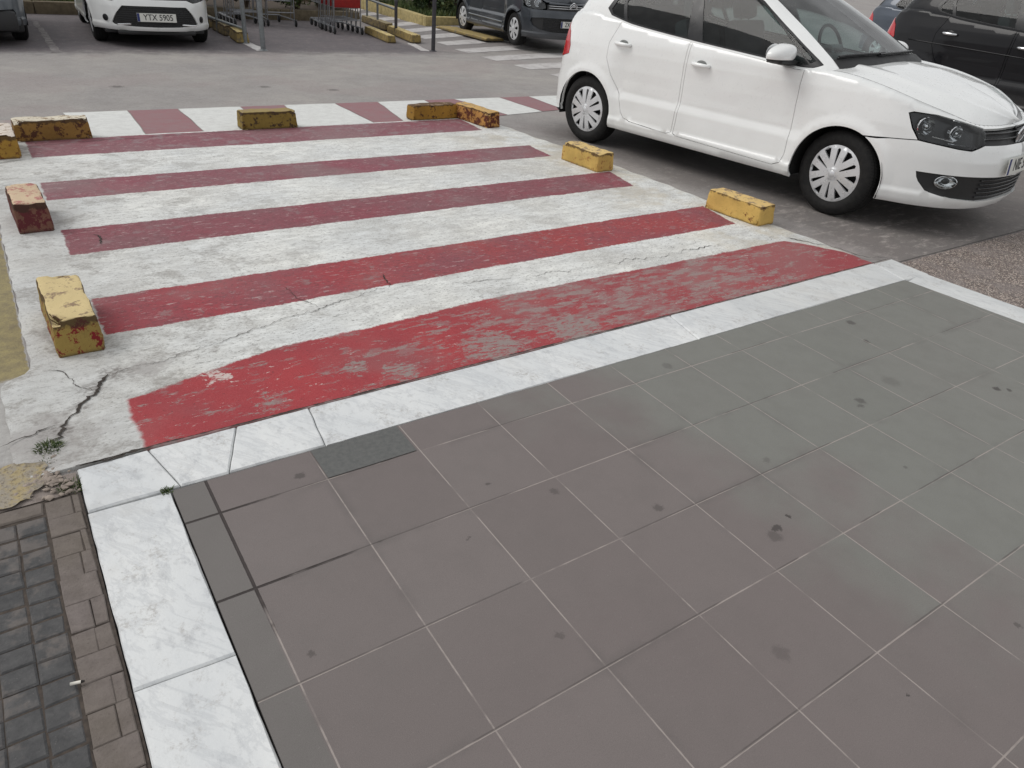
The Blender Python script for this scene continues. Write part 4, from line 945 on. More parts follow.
    ring = [(0, .185 * math.cos(t * math.pi / 16), .185 * math.sin(t * math.pi / 16)) for t in range(33)]; add_tube(bm, ring, .014, 8, caps=False); add_box(bm, (0, 0, 0), (.03, .34, .05)); add_box(bm, (.0, 0, -.08), (.03, .05, .16))
    stw = bm_obj('steering_wheel', bm, CM['trim'], rt, smooth=True); stw.matrix_local = Matrix.Translation((bx_ - .40, .36, hz + .02)) @ Matrix.Rotation(math.radians(-24), 4, 'Y')
    # mirrors
    for sg in (1, -1):
        mx, my, mz = o['mirror']; bm = bmesh.new(); bmesh.ops.create_uvsphere(bm, u_segments=28, v_segments=18, radius=1)
        for v in bm.verts:
            x, y, z = v.co; x = math.copysign(abs(x) ** .75, x); y = math.copysign(abs(y) ** .75, y); z = math.copysign(abs(z) ** .8, z)
            if x < 0: x *= .38
            tp = 1 - .25 * max(0, y); v.co = (x * .10 * tp, y * .145, z * .066 * tp + .012 * (-y))
        for v in bm.verts: v.co = (v.co.x + mx, (v.co.y + my) * sg, v.co.z + mz)
        if sg < 0: bmesh.ops.reverse_faces(bm, faces=bm.faces[:])
        geom = bm.verts[:] + bm.edges[:] + bm.faces[:]; b2 = bm.copy()
        bmesh.ops.bisect_plane(bm, geom=bm.verts[:] + bm.edges[:] + bm.faces[:], plane_co=(mx, 0, mz - .030), plane_no=(0, 0, -1), clear_outer=True)
        mr_ = bm_obj('wing_mirror', bm, paint, rt, smooth=True)
        bmesh.ops.bisect_plane(b2, geom=b2.verts[:] + b2.edges[:] + b2.faces[:], plane_co=(mx, 0, mz - .030), plane_no=(0, 0, 1), clear_outer=True)
        add_box(b2, (mx + .02, (my - .13) * sg, mz - .060), (.10, .17, .028), bevel=.01); add_box(b2, (mx + .02, (my - .03) * sg, mz - .048), (.13, .2, .022), bevel=.008)
        bm_obj('mirror_base', b2, CM['plastic'], mr_, smooth=False, angle=40)
        bm = bmesh.new(); bmesh.ops.create_circle(bm, segments=24, radius=1, cap_ends=True); bmesh.ops.transform(bm, matrix=Matrix.Translation((mx - .044, my * sg, mz + .004)) @ Matrix.Rotation(math.radians(90), 4, 'Y') @ Matrix.Diagonal((.058, .10, 1, 1)), verts=bm.verts[:]); bm_obj('mirror_glass', bm, CM['chrome'], mr_)
    # wipers
    if o.get('wipers'):
        for (u0, t0, u1, t1, m_) in o['wipers']:
            bm = bmesh.new(); pts = []
            for i in range(9):
                t = i / 8; u = lerp(u0, u1, t); p = Vector(Gf(min(u, 2 * car.NK - u), lerp(t0, t1, t))); y = p.y if u <= car.NK else -p.y; pts.append((p.x + .012, y * m_, p.z + .018))
            add_tube(bm, pts, .008, 6); add_tube(bm, [(p[0] - .012, p[1], p[2] - .012) for p in pts], .006, 6); bm_obj('wiper', bm, CM['trim'], rt, smooth=True)
    # wheels
    for ax, st in ((0.0, 0.0), (wb, o.get('steer', 0.0))):
        for sg in (1, -1): make_wheel(rt, (ax, sg * (o.get('track', .80) - .095), az), sg, o.get('hub', 'slots'), steer=st, rim=o.get('rim', .203), cover=o.get('cover', 'silver'))
    return car
CM['lampin'] = simple('lamp_inner', srgb(46, 47, 50), .35, .3)
CM['cup'] = simple('handle_recess', srgb(120, 122, 120), .5)

POLO_O = dict(
    headlight=[(4.165, .788), (4.192, .797), (4.338, .794), (4.509, .767), (4.707, .731), (4.733, .70), (4.729, .636), (4.63, .601), (4.535, .606), (4.439, .617), (4.275, .634), (4.218, .70)],
    hl_rear_top=[(4.211, .70), (4.160, .790), (4.190, .801), (4.338, .798), (4.509, .771), (4.707, .735)], hl_bottom=[(4.275, .632), (4.439, .615), (4.535, .604), (4.63, .598), (4.732, .634)],
    seam=[(4.022, .605), (4.10, .618), (4.267, .632)], grille_z=(.634, .727), grille_s=4.725,
    lower_grille=[(5.205, .42), (4.722, .433), (4.321, .438), (4.335, .40), (4.355, .372), (4.418, .315), (4.50, .298), (4.60, .280), (4.815, .264), (5.205, .270)], lower_open=True, bar_s=4.80,
    fog=(4.53, .385), fog_w=1.7, lamps=[(4.295, .718, .056), (4.50, .692, .048)], lamp_bars=[(4.35, .665, 4.49, .645), (4.46, .628, 4.66, .618)], tail=[(.62, 1.0), (.80, 1.0), (.90, .93), (.955, .82), (.95, .745), (.80, .705), (.62, .72)],
    door_front=[(1.082, 1.2), (1.068, .80), (1.070, .48), (1.070, .298), (1.12, .282), (2.04, .262), (2.10, .29), (2.118, .36), (2.102, .68), (2.096, .835), (2.10, 1.2)],
    door_rear=[(1.062, 1.2), (1.048, .80), (1.050, .48), (1.050, .300), (1.0, .284), (.58, .300), (.50, .318), (.455, .36), (.40, .50), (.29, .635), (.208, .78), (.205, .90), (.262, 1.03), (.33, 1.2)],
    handle_front=(1.215, .853), handle_rear=(.372, .905), dlo=[(3.34, .16), (3.50, .035), (4.0, .012), (5.05, .012), (6.1, .014), (7.3, .02), (7.93, .05), (7.90, .12), (7.76, .28), (7.62, .455), (7.35, .66), (7.07, .81), (6.75, .90), (6.0, .93), (4.2, .93), (3.6, .84), (3.40, .55)],
    side_glass=[[(3.44, .17), (3.53, .075), (3.80, .055), (3.66, .32), (3.62, .62), (3.49, .5)], [(3.88, .05), (4.5, .04), (4.955, .04), (5.03, .62), (5.05, .90), (4.2, .90), (3.72, .78), (3.70, .40)], [(5.19, .04), (6.2, .04), (7.22, .055), (7.24, .30), (7.16, .52), (7.04, .70), (6.82, .83), (6.4, .89), (5.30, .90), (5.25, .62)], [(7.30, .07), (7.70, .10), (7.60, .30), (7.32, .52)]],
    ws=[(8.76, .055), (8.70, .20), (8.60, .49), (8.42, .82), (8.30, .95), (10.9, .965)], rear_glass=[(0, .93), (1.9, .93), (2.25, .55), (2.3, .10), (0, .08)],
    mirror=(1.94, .935, 1.03), wipers=[(9.0, .075, 10.6, .07, -1), (10.35, .06, 12.2, .085, -1)], steer=math.radians(-6), dash_z=.99, dash_x=2.05)
rt = root('hatchback_car', (0, 0, 0), 'white five-door hatchback standing on the asphalt right of the striped crossing', 'car')
O = Vector((5.1775, 3.8409, -.109)); dv_ = Vector((.11935, -.99241, .02977)); nv_ = Vector((.99283, .11951, .00359)); uv_ = Vector((-.00712, .02913, .99955))
car_body(rt, POLO, CM['white'], POLO_O)
rt.matrix_world = Matrix(((dv_.x, nv_.x, uv_.x, O.x), (dv_.y, nv_.y, uv_.y, O.y), (dv_.z, nv_.z, uv_.z, O.z), (0, 0, 0, 1)))
licence_plate(rt, (3.437, 0, .500), 'NIE 5021', tilt=math.radians(-6))
bm = bmesh.new(); add_lathe(bm, [(.066, -.004), (.066, .003), (.062, .006), (.056, .006), (.055, .001)], 40)
def bar(p, q, wd=.010): 
    p, q = Vector((p[0], .003, p[1])), Vector((q[0], .003, q[1])); dd = (q - p); c_ = (p + q) / 2; ang_ = math.atan2(dd.z, dd.x); add_box(bm, c_, (dd.length, .005, wd), Matrix.Rotation(-ang_, 3, 'Y'))
for s_ in (1, -1): bar((s_ * .024, .053), (s_ * .003, .004)); bar((s_ * .053, .024), (s_ * .024, -.05)); bar((s_ * .024, -.05), (s_ * .003, -.008))
e = bm_obj('emblem', bm, CM['chrome'], rt, angle=40); e.matrix_local = Matrix.Translation((3.366, 0, .684)) @ Matrix.Rotation(math.radians(-90), 4, 'Z') @ Matrix.Rotation(math.radians(-8), 4, 'X')
bm = bmesh.new(); add_lathe(bm, [(.058, -.003), (.058, .0005), (0, .0005)], 32); e2 = bm_obj('emblem_back', bm, CM['trim'], e)
# ================================================================== OTHER CARS
def shift(poly, ds=0.0, dz=0.0, kz=1.0): return [(s + ds, z * kz + dz) for s, z in poly]
_pc = CarShape(POLO)
# compact with a trapezoid lower grille
YO = dict(POLO_O); YO.update(lower_grille=[(_pc.L, .55), (_pc.sy(.43), .545), (_pc.sy(.52), .44), (_pc.sy(.585), .32), (_pc.sy(.56), .30), (_pc.sy(.30), .28), (_pc.L, .275)], bar_s=_pc.sy(.50),
    fog=(_pc.sy(.645), .375), fog_w=1.0, fog_off=.006, fog_mat='trim', bottom=[(-.66, .27), (-.4, .25), (0, .215), (.4, .205), (2.1, .205), (2.75, .21), (3.0, .225), (3.45, .225)], hub='spokes', steer=0.0, plain_grille=True, wipers=None)
rt = root('compact_car', (0, 0, 0), 'white compact car parked nose-out, black trapezoid grille around its plate', 'car', None)
car_body(rt, POLO, CM['pearl'], YO); licence_plate(rt, (3.425, 0, .405), 'YTX 5905')
bm = bmesh.new(); add_box(bm, (0, 0, 0), (.012, .34, .02), bevel=.004)
for sg in (1, -1):
    b = bmesh.new(); add_box(b, (3.375, .42 * sg, .31), (.02, .24, .022), Matrix.Rotation(sg * math.radians(-22), 3, 'Z'), .005); bm_obj('grille_trim', b, CM['chrome'], rt, angle=40)
bm.free(); bm = bmesh.new()
add_lathe(bm, [(.06, -.004), (.06, .004), (.05, .007), (.046, .002)], 32); e = bm_obj('emblem', bm, CM['chrome'], rt, angle=40); e.matrix_local = Matrix.Translation((3.40, 0, .70)) @ Matrix.Rotation(math.radians(-90), 4, 'Z') @ Matrix.Diagonal((1.25, 1, .85, 1))
bm = bmesh.new(); add_box(bm, (3.10, 0, .20), (.5, 1.05, .06), bevel=.03); add_box(bm, (2.95, 0, .20), (.4, 1.35, .05), bevel=.02); bm_obj('front_lip', bm, CM['plastic'], rt, angle=40)
rt.matrix_world = place(2.14, 13.66, math.radians(-93), dz=.0) @ Matrix.Scale(.97, 4)
# tall grey people carrier
MPV = dict(POLO); dz = .10
MPV.update(top=[(x, z + dz) for x, z in POLO['top']], bonnet_z=[(x, z + dz) for x, z in POLO['bonnet_z']], belt_loop=[(x, y, z + dz) for x, y, z in POLO['belt_loop']], roof_loop=[(x, y, z + .16) for x, y, z in POLO['roof_loop']],
    side=[(z0 + (dz if z0 > .8 else 0), v) for z0, v in POLO['side']], nose=[(.14, .16), (.20, .05), (.26, .01), (.40, .0), (.55, .0), (.66, .015), (.72, .04), (.78, .06), (.85, .10), (.90, .15)])
MO = dict(POLO_O); MO.update(headlight=[(4.10, .80), (4.16, .90), (4.30, .915), (4.50, .88), (4.62, .80), (4.64, .73), (4.56, .705), (4.40, .705), (4.22, .72), (4.13, .755)], hl_rear_top=[(4.125, .752), (4.095, .80), (4.155, .905), (4.30, .92), (4.50, .885), (4.63, .83), (4.70, .83)], hl_bottom=[(4.135, .74), (4.22, .716), (4.40, .70), (4.56, .70), (4.66, .70)],
    seam=[(4.022, .605), (4.08, .66), (4.12, .72)], grille_z=(.70, .80), grille_s=4.70, lamps=[(4.26, .81, .075), (4.46, .80, .07)], lamp_bars=[], bar_mat='chrome', hub='spokes', steer=0.0,
    lower_grille=[(_pc.L, .57), (4.60, .57), (4.36, .55), (4.34, .50), (4.40, .42), (4.55, .36), (4.80, .33), (_pc.L, .325)], bar_s=4.62, fog=(4.40, .34), fog_w=1.0, tail=shift(POLO_O['tail'], 0, dz), mirror=(1.94, .935, 1.13), wipers=None, dark_handle=False, cup_mat=CM['trim'], handle_front=(1.215, .95), handle_rear=(.372, 1.0), dash_z=1.08, glass='dglass')
rt = root('people_carrier', (0, 0, 0), 'dark grey tall people carrier parked beyond the far zebra crossing, pale oval headlights', 'car')
car_body(rt, MPV, CM['grey'], MO); licence_plate(rt, (3.438, 0, .47), 'ZKE 4129')
bm = bmesh.new()
for k in (0, 1):
    for s_ in (1, -1): add_box(bm, (3.415 - k * .004, s_ * .042, .775 + k * .04), (.012, .10, .018), Matrix.Rotation(s_ * math.radians(-38), 3, 'X'), .003)
bm_obj('emblem', bm, CM['chrome'], rt, angle=40)
for s_ in (1, -1):
    bm = bmesh.new(); pts = [_pc.P(_pc.sx(x), .40) for x in frange(.42, 2.08, .12)]; add_tube(bm, [(p[0], (p[1] + .004) * s_, p[2] - p[0] * .01) for p in pts], .016, 6); bm_obj('side_moulding', bm, CM['slate'], rt, smooth=True)
rt.matrix_world = place(8.79, 12.21, math.radians(-97)) @ Matrix.Scale(.90, 4)
# black hatchback at the right edge and two more further off
BO = dict(POLO_O); BO.update(dark_handle=True, cup_mat=CM['trim'], wipers=None, steer=0.0, hub='spokes', glass='glass')
rtb = root('black_hatchback', (0, 0, 0), 'black hatchback with chrome door handles parked at the right edge behind the white hatchback', 'car')
car_body(rtb, POLO, CM['black'], BO)
for s_ in (1, -1):
    bm = bmesh.new(); pts = [_pc.P(_pc.sx(x), .79 - .03 * (x - .3)) for x in frange(-.1, 2.75, .15)]; add_tube(bm, [(p[0], (p[1] + .001) * s_, p[2]) for p in pts], .007, 6); bm_obj('side_crease', bm, CM['black'], rtb, smooth=True)
rtb.matrix_world = place(11.2, 4.04, math.radians(-90.9)) @ Matrix.Scale(1.15, 4)
SO = dict(BO); SO.update(cup_mat=CM['trim'])
rts = root('grey_saloon', (0, 0, 0), 'blue-grey car with a red tail lamp, glimpsed between the white and black hatchbacks', 'car')
car_body(rts, POLO, CM['blue'], SO); rts.matrix_world = place(16.8, 8.05, math.radians(-88)) @ Matrix.Scale(1.0, 4)
LO = dict(YO); LO.update(fog=None, lower_grille=[(_pc.L, .42), (4.722, .43), (4.45, .43), (4.40, .38), (4.45, .30), (4.60, .285), (4.815, .27), (_pc.L, .275)], bar_s=4.62, hub='spokes', bumper_mat=CM['slate'])
rtl = root('slate_car', (0, 0, 0), 'slate grey car cut off by the left edge, its front corner showing above black underbody', 'car')
car_body(rtl, POLO, CM['slate'], LO)
bm = bmesh.new(); add_box(bm, (3.02, 0, .30), (.62, 1.36, .24), bevel=.06); add_box(bm, (2.8, 0, .24), (.5, 1.5, .2), bevel=.05); bm_obj('front_lip', bm, CM['plastic'], rtl, angle=40)
rtl.matrix_world = place(-.38, 13.75, math.radians(-90))

# ================================================================== KERB BLOCKS
def block_mat(name, top, face, under, paint_lo=.44, seed=0, toplo=.42, top2=None):
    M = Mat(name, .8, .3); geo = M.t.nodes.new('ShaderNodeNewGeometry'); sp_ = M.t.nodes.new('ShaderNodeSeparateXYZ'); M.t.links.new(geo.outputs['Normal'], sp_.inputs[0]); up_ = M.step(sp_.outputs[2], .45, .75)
    n = M.noise(13, 6, .74, off=(seed, seed * 2, 1)); n2 = M.noise(60, 4, .75, off=(seed, 3, 1)); n3 = M.noise(5, 4, .6, off=(3, seed, 5))
    X = M.xyz()
    f = M.mix(M.lin(n3, .35, .7), face, tuple(v * .72 for v in face)); f = M.mix(M.step(n2, .55, .72, 0, .5), f, tuple(v * .45 for v in face))
    f = M.mix(M.step(M.add(n, M.mul(M.sub(n2, .5), .25)), paint_lo + .10, paint_lo + .14), f, under)
    f = M.mix(M.mul(M.step(M.add(X[2], M.mul(M.sub(n, .5), .10)), .118, .135), .8), f, srgb(62, 46, 36))
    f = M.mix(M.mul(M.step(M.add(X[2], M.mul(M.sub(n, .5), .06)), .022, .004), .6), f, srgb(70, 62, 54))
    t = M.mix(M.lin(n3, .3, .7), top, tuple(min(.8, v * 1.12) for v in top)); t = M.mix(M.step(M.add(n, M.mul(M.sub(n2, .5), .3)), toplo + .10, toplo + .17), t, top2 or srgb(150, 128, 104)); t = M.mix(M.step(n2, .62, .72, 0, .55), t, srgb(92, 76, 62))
    geoP = M.t.nodes.new('ShaderNodeNewGeometry').outputs['Pointiness']
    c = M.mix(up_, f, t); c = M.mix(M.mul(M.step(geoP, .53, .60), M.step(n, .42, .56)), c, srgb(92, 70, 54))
    M.color(c); M.bump(M.add(n, M.mul(n2, .5)), .006, .8); return M.m
def kerb_block(pos, yaw, ln, wd, ht, mat, label, seed, inset=.009):
    bm = bmesh.new(); add_box(bm, (0, 0, ht / 2), (ln, wd, ht), bevel=.014); bmesh.ops.subdivide_edges(bm, edges=bm.edges[:], cuts=1, use_grid_fill=True)
    for _ in range(3): 
        es = [e for e in bm.edges if e.calc_length() > .022]
        if es: bmesh.ops.subdivide_edges(bm, edges=es, cuts=1, use_grid_fill=True)
    bmesh.ops.triangulate(bm, faces=[f for f in bm.faces if len(f.verts) > 4])
    for v in bm.verts:
        k = v.co.z / ht; v.co.x *= 1 - 2 * inset / ln * k; v.co.y *= 1 - 2 * inset / wd * k
        q = Vector((v.co.x * 9 + seed * 7, v.co.y * 9, v.co.z * 9)); d = mnoise.noise_vector(q) * .007 + mnoise.noise_vector(q * 4) * .0035
        corner = (abs(v.co.x) / (ln / 2)) ** 6 + (abs(v.co.y) / (wd / 2)) ** 6 + k ** 6
        if corner > 1.55: ch = max(0, mnoise.noise(q * 1.3) + .12) * .040; v.co -= Vector((v.co.x / ln, v.co.y / wd, k * .5)) * ch * 1.6
        v.co += d * (1 if v.co.z > .004 else .3)
    o = bm_obj('kerb_block', bm, mat, smooth=True); o.data.set_sharp_from_angle(angle=math.radians(55))
    o.matrix_world = Matrix.Translation((pos[0], pos[1], G(*pos) - .004)) @ SLOPE @ Matrix.Rotation(yaw, 4, 'Z'); return tag(o, label, 'kerb block', 'yellow concrete blocks round the striped crossing')
yel, ochre, cream = srgb(212, 176, 100), srgb(150, 126, 70), srgb(206, 186, 138); redp, rust_, grey_ = srgb(120, 30, 34), srgb(92, 48, 34), srgb(120, 112, 104)
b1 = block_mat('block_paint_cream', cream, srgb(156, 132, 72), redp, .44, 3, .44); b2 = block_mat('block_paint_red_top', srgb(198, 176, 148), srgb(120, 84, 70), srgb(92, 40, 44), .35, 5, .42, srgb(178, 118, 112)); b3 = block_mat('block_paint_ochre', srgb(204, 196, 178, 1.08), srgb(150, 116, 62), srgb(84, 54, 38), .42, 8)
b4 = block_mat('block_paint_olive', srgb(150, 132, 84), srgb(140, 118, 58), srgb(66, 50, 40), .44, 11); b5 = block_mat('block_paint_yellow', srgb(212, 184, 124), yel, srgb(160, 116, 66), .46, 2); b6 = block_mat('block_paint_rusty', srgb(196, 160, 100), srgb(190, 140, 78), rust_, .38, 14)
H = math.pi / 2
kerb_block((-.212, 1.425), H + .02, .49, .172, .162, b1, 'cream topped block with red paint on its end, left of the crossing', 1)
kerb_block((-.232, 2.94), H + .03, .42, .168, .165, b2, 'block with a pinkish worn top and a dark brown end', 2)
kerb_block((.085, 4.99), .0, .52, .17, .155, b3, 'wide ochre block with a white top lying across the far left corner', 3)
kerb_block((-.27, 4.63), H, .46, .20, .16, block_mat('block_paint_pale_top', srgb(206, 196, 186, 1.08), srgb(166, 128, 56), srgb(110, 70, 34), .44, 21), 'whitish topped block with rust flecked face, cut off by the left photo edge', 4)
kerb_block((1.76, 5.0), .0, .50, .17, .15, b4, 'dull olive yellow block alone at the middle of the far edge', 5)
kerb_block((3.45, 5.04), .03, .52, .16, .14, block_mat('block_paint_dark_ochre', srgb(96, 74, 52), srgb(168, 128, 54), srgb(84, 56, 36), .46, 31), 'dark topped ochre block at the far right corner, lying across the ramp', 6)
kerb_block((3.80, 4.76), H + .10, .60, .16, .15, b6, 'rust stained block at the far right corner, running along the ramp edge', 7)
kerb_block((3.815, 2.98), H + .03, .48, .185, .15, b5, 'clean bright yellow block beside the rear wheel of the white hatchback', 8)
kerb_block((3.975, 1.45), H + .05, .48, .175, .14, block_mat('block_paint_chipped', srgb(206, 176, 116, 1.08), yel, srgb(112, 66, 40), .50, 41), 'yellow block with a rusty brown end, beside the front door of the white hatchback', 9)

# ================================================================== TROLLEY BAY
GAL = simple('galvanised_steel', srgb(126, 130, 132), .5, .5, var=.2, scale=25); DKM = simple('dark_painted_steel', srgb(64, 62, 66), .55, .2, var=.25); WIRE = simple('trolley_wire', srgb(150, 152, 156), .35, .7)
RED = simple('red_plastic', srgb(150, 30, 30), .45, var=.2); BLK = CM['plastic']
def post(x, y, h, r, mat, label, lean=0.0):
    t = root('steel_post', (x, y, Gm(x, y)), label, 'post', 'steel posts of the trolley bay')
    bm = bmesh.new(); add_tube(bm, [(0, 0, -.05), (lean * .5, 0, h / 2), (lean, 0, h)], r, 14); bm_obj('pole', bm, mat, t, angle=50)
    bm = bmesh.new(); add_lathe(bm, [(r + .002, .02), (r + .012, .012), (r + .03, .006), (r + .034, -.02)], 20, axis='Z'); bm_obj('foot', bm, mat, t, angle=50)
    bm = bmesh.new(); add_lathe(bm, [(0, h + .012), (r * .7, h + .01), (r + .002, h), (r + .002, h - .03)], 14, axis='Z'); c_ = bm_obj('cap', bm, mat, t, smooth=True); c_.location.x = lean
    return t
post(3.36, 10.18, 1.15, .036, GAL, 'thick grey post at the near left corner of the trolley bay')
post(3.34, 11.0, 1.15, .034, GAL, 'grey post standing directly behind the thick corner post of the trolley bay')
post(6.24, 10.14, 1.3, .034, DKM, 'tall dark post standing between the trolley bay and the far zebra crossing')
post(6.55, 12.2, .62, .030, DKM, 'short dark post with a rail on top beside the trolleys')
def rail(name, p0, p1, hs, legs, mat, label):
    x0, y0 = p0; x1, y1 = p1; t = root(name, (x0, y0, Gm(x0, y0)), label, 'rail'); z1 = Gm(x1, y1) - Gm(x0, y0); dx, dy = x1 - x0, y1 - y0
    for h in hs: bm = bmesh.new(); add_tube(bm, [(0, 0, h), (dx * .5, dy * .5, h + z1 * .5), (dx, dy, h + z1)], .022, 10); bm_obj('rail_bar', bm, mat, t, angle=50)
    for f in legs: bm = bmesh.new(); add_tube(bm, [(dx * f, dy * f, z1 * f - .03), (dx * f, dy * f, max(hs) + z1 * f)], .022, 10); bm_obj('leg', bm, mat, t, angle=50)
    return t
rail('guard_rail', (3.36, 11.06), (3.25, 14.2), (.20, .62, .98), (.45, 1.0), GAL, 'grey tubular guard rail behind the corner posts, beside the white compact car')
rail('guard_rail', (6.55, 12.23), (6.9, 14.3), (.46,), (.6, 1.0), GAL, 'grey low guard rail running back from the short dark post')
def parking_kerb(p0, p1, w_, h, mat, label):
    x0, y0 = p0; x1, y1 = p1; ln = math.hypot(x1 - x0, y1 - y0); o = kerb_block(((x0 + x1) / 2, (y0 + y1) / 2), math.atan2(y1 - y0, x1 - x0), ln, w_, h, mat, label, x0, .02); o.name = 'parking_kerb'; o['category'] = 'kerb'; o['group'] = 'kerbs round the trolley bay'; return o
kg = block_mat('kerb_grimy', srgb(150, 140, 110), srgb(128, 112, 78), srgb(80, 74, 66), .42, 51); ky = block_mat('kerb_yellow', srgb(196, 178, 122), srgb(150, 130, 80), srgb(110, 98, 74), .42, 61)
parking_kerb((3.30, 10.98), (3.40, 11.75), .2, .16, ky, 'yellow kerb length behind the corner post, left of the trolley bay')
parking_kerb((3.36, 11.9), (3.42, 12.95), .2, .16, kg, 'grimy kerb length following the yellow one, beside the compact car')
parking_kerb((3.38, 13.1), (3.42, 14.3), .2, .16, kg, 'grimy kerb length at the back, beside the rear of the compact car')
parking_kerb((5.98, 11.2), (6.22, 12.75), .17, .12, ky, 'yellow kerb length beside the trolley wheels, left of the short dark post')
parking_kerb((6.42, 11.1), (6.70, 12.7), .20, .13, ky, 'yellow kerb length at the edge of the far zebra crossing, right of the short dark post')
parking_kerb((6.72, 12.85), (6.95, 14.5), .20, .13, kg, 'grimy kerb length at the back beside the far zebra crossing')
parking_kerb((7.88, 10.75), (7.98, 12.85), .42, .05, block_mat('kerb_worn', srgb(160, 142, 92), srgb(134, 114, 66), srgb(100, 92, 74), .42, 71), 'wide worn yellow kerb along the wheels of the dark grey people carrier')

def trolley(panel):
    t = root('shopping_trolley', (0, 0, 0), 'x', 'trolley')
    # x across, -y is the handle end
    bm = bmesh.new()
    for s_ in (1, -1):
        add_tube(bm, [(s_ * .27, -.42, .11), (s_ * .19, .44, .13)], .012, 8); add_tube(bm, [(s_ * .26, -.40, .12), (s_ * .255, -.44, .55), (s_ * .25, -.47, .98)], .012, 8); add_tube(bm, [(s_ * .245, -.20, .12), (s_ * .25, -.34, .50), (s_ * .25, -.40, .80)], .009, 8)
    add_tube(bm, [(-.19, .44, .13), (.19, .44, .13)], .012, 8); add_tube(bm, [(-.27, -.41, .24), (.27, -.41, .24)], .009, 8)
    bm_obj('frame', bm, WIRE, t, angle=50)
    for sx_, sy_ in ((.27, -.42), (-.27, -.42), (.19, .44), (-.19, .44)):
        bm = bmesh.new(); add_lathe(bm, [(.0, -.016), (.05, -.016), (.058, -.010), (.058, .010), (.05, .016), (0, .016)], 24)
        for v in bm.verts: v.co = Vector((sx_ + v.co.y, sy_ - .03 + v.co.x, .058 + v.co.z))
        wl = bm_obj('castor', bm, CM['rubber'], t, angle=50); bm = bmesh.new()
        for q in (.022, -.022): add_box(bm, (sx_ + q, sy_ - .015, .085), (.004, .05, .085))
        bm_obj('castor_fork', bm, WIRE, wl)
    bm = bmesh.new(); zb_, zt_ = .44, .96
    def rim_(z): k = (z - zb_) / (zt_ - zb_); return [(-.22 - .05 * k, -.40 - .05 * k), (.22 + .05 * k, -.40 - .05 * k), (.17 + .05 * k, .42 + .12 * k), (-.17 - .05 * k, .42 + .12 * k)]
    for i in range(7):
        z = lerp(zb_, zt_, i / 6); q = rim_(z); add_tube(bm, [(*p, z) for p in q + q[:1]], .004 if i < 6 else .008, 5, caps=False)
    for a in range(4):
        n = 9 if a % 2 == 0 else 14
        for k in range(n + 1):
            f = k / n; lo, hi_ = rim_(zb_), rim_(zt_); p = [lerp(lo[a][c_], lo[(a + 1) % 4][c_], f) for c_ in (0, 1)]; q = [lerp(hi_[a][c_], hi_[(a + 1) % 4][c_], f) for c_ in (0, 1)]; add_tube(bm, [(*p, zb_), (*q, zt_)], .003, 4, caps=False)
    for k in range(12): y = lerp(-.40, .42, k / 11); xx_ = lerp(.22, .17, k / 11); add_tube(bm, [(-xx_, y, zb_), (xx_, y, zb_)], .003, 4, caps=False)
    bm_obj('basket', bm, WIRE, t, smooth=True)
    bm = bmesh.new(); add_tube(bm, [(-.27, -.49, 1.0), (.27, -.49, 1.0)], .017, 12); bm_obj('handle', bm, RED if panel else BLK, t, smooth=True)
    if panel: bm = bmesh.new(); add_box(bm, (0, -.462, .70), (.50, .014, .50), Matrix.Rotation(math.radians(5), 3, 'X'), .006); bm_obj('end_panel', bm, RED, t, angle=40)
    return t
tr0 = trolley(True); tr0['label'] = 'silver trolley with a red end panel, foremost of the row by the short post'; tr0['group'] = 'shopping trolleys in the bay'
def tl(x, y, yaw=0.0): return Matrix.Translation((x, y, Gm(x, y))) @ SLOPE @ Matrix.Rotation(yaw, 4, 'Z')
tr0.matrix_world = tl(5.72, 12.92, -.05)
for k in range(1, 4): copy_thing(tr0, 'red panelled trolley pushed into the back of the row beside the short dark post', 'shopping trolleys in the bay', tl(5.72 + .012 * k, 12.92 + .25 * k, -.05))
tw = trolley(False); tw['label'] = 'grey wire trolley at the front of the back row by the grey guard rail'; tw['group'] = 'shopping trolleys in the bay'; tw.matrix_world = tl(4.15, 14.0, .05)
for k in range(1, 3): copy_thing(tw, 'grey wire trolley pushed into the row by the grey guard rail', 'shopping trolleys in the bay', tl(4.15, 14.0 + .25 * k, .05))
tw2 = copy_thing(tw, 'grey wire trolley standing alone between the two rows of trolleys', 'shopping trolleys in the bay', tl(4.85, 14.1, -.04))

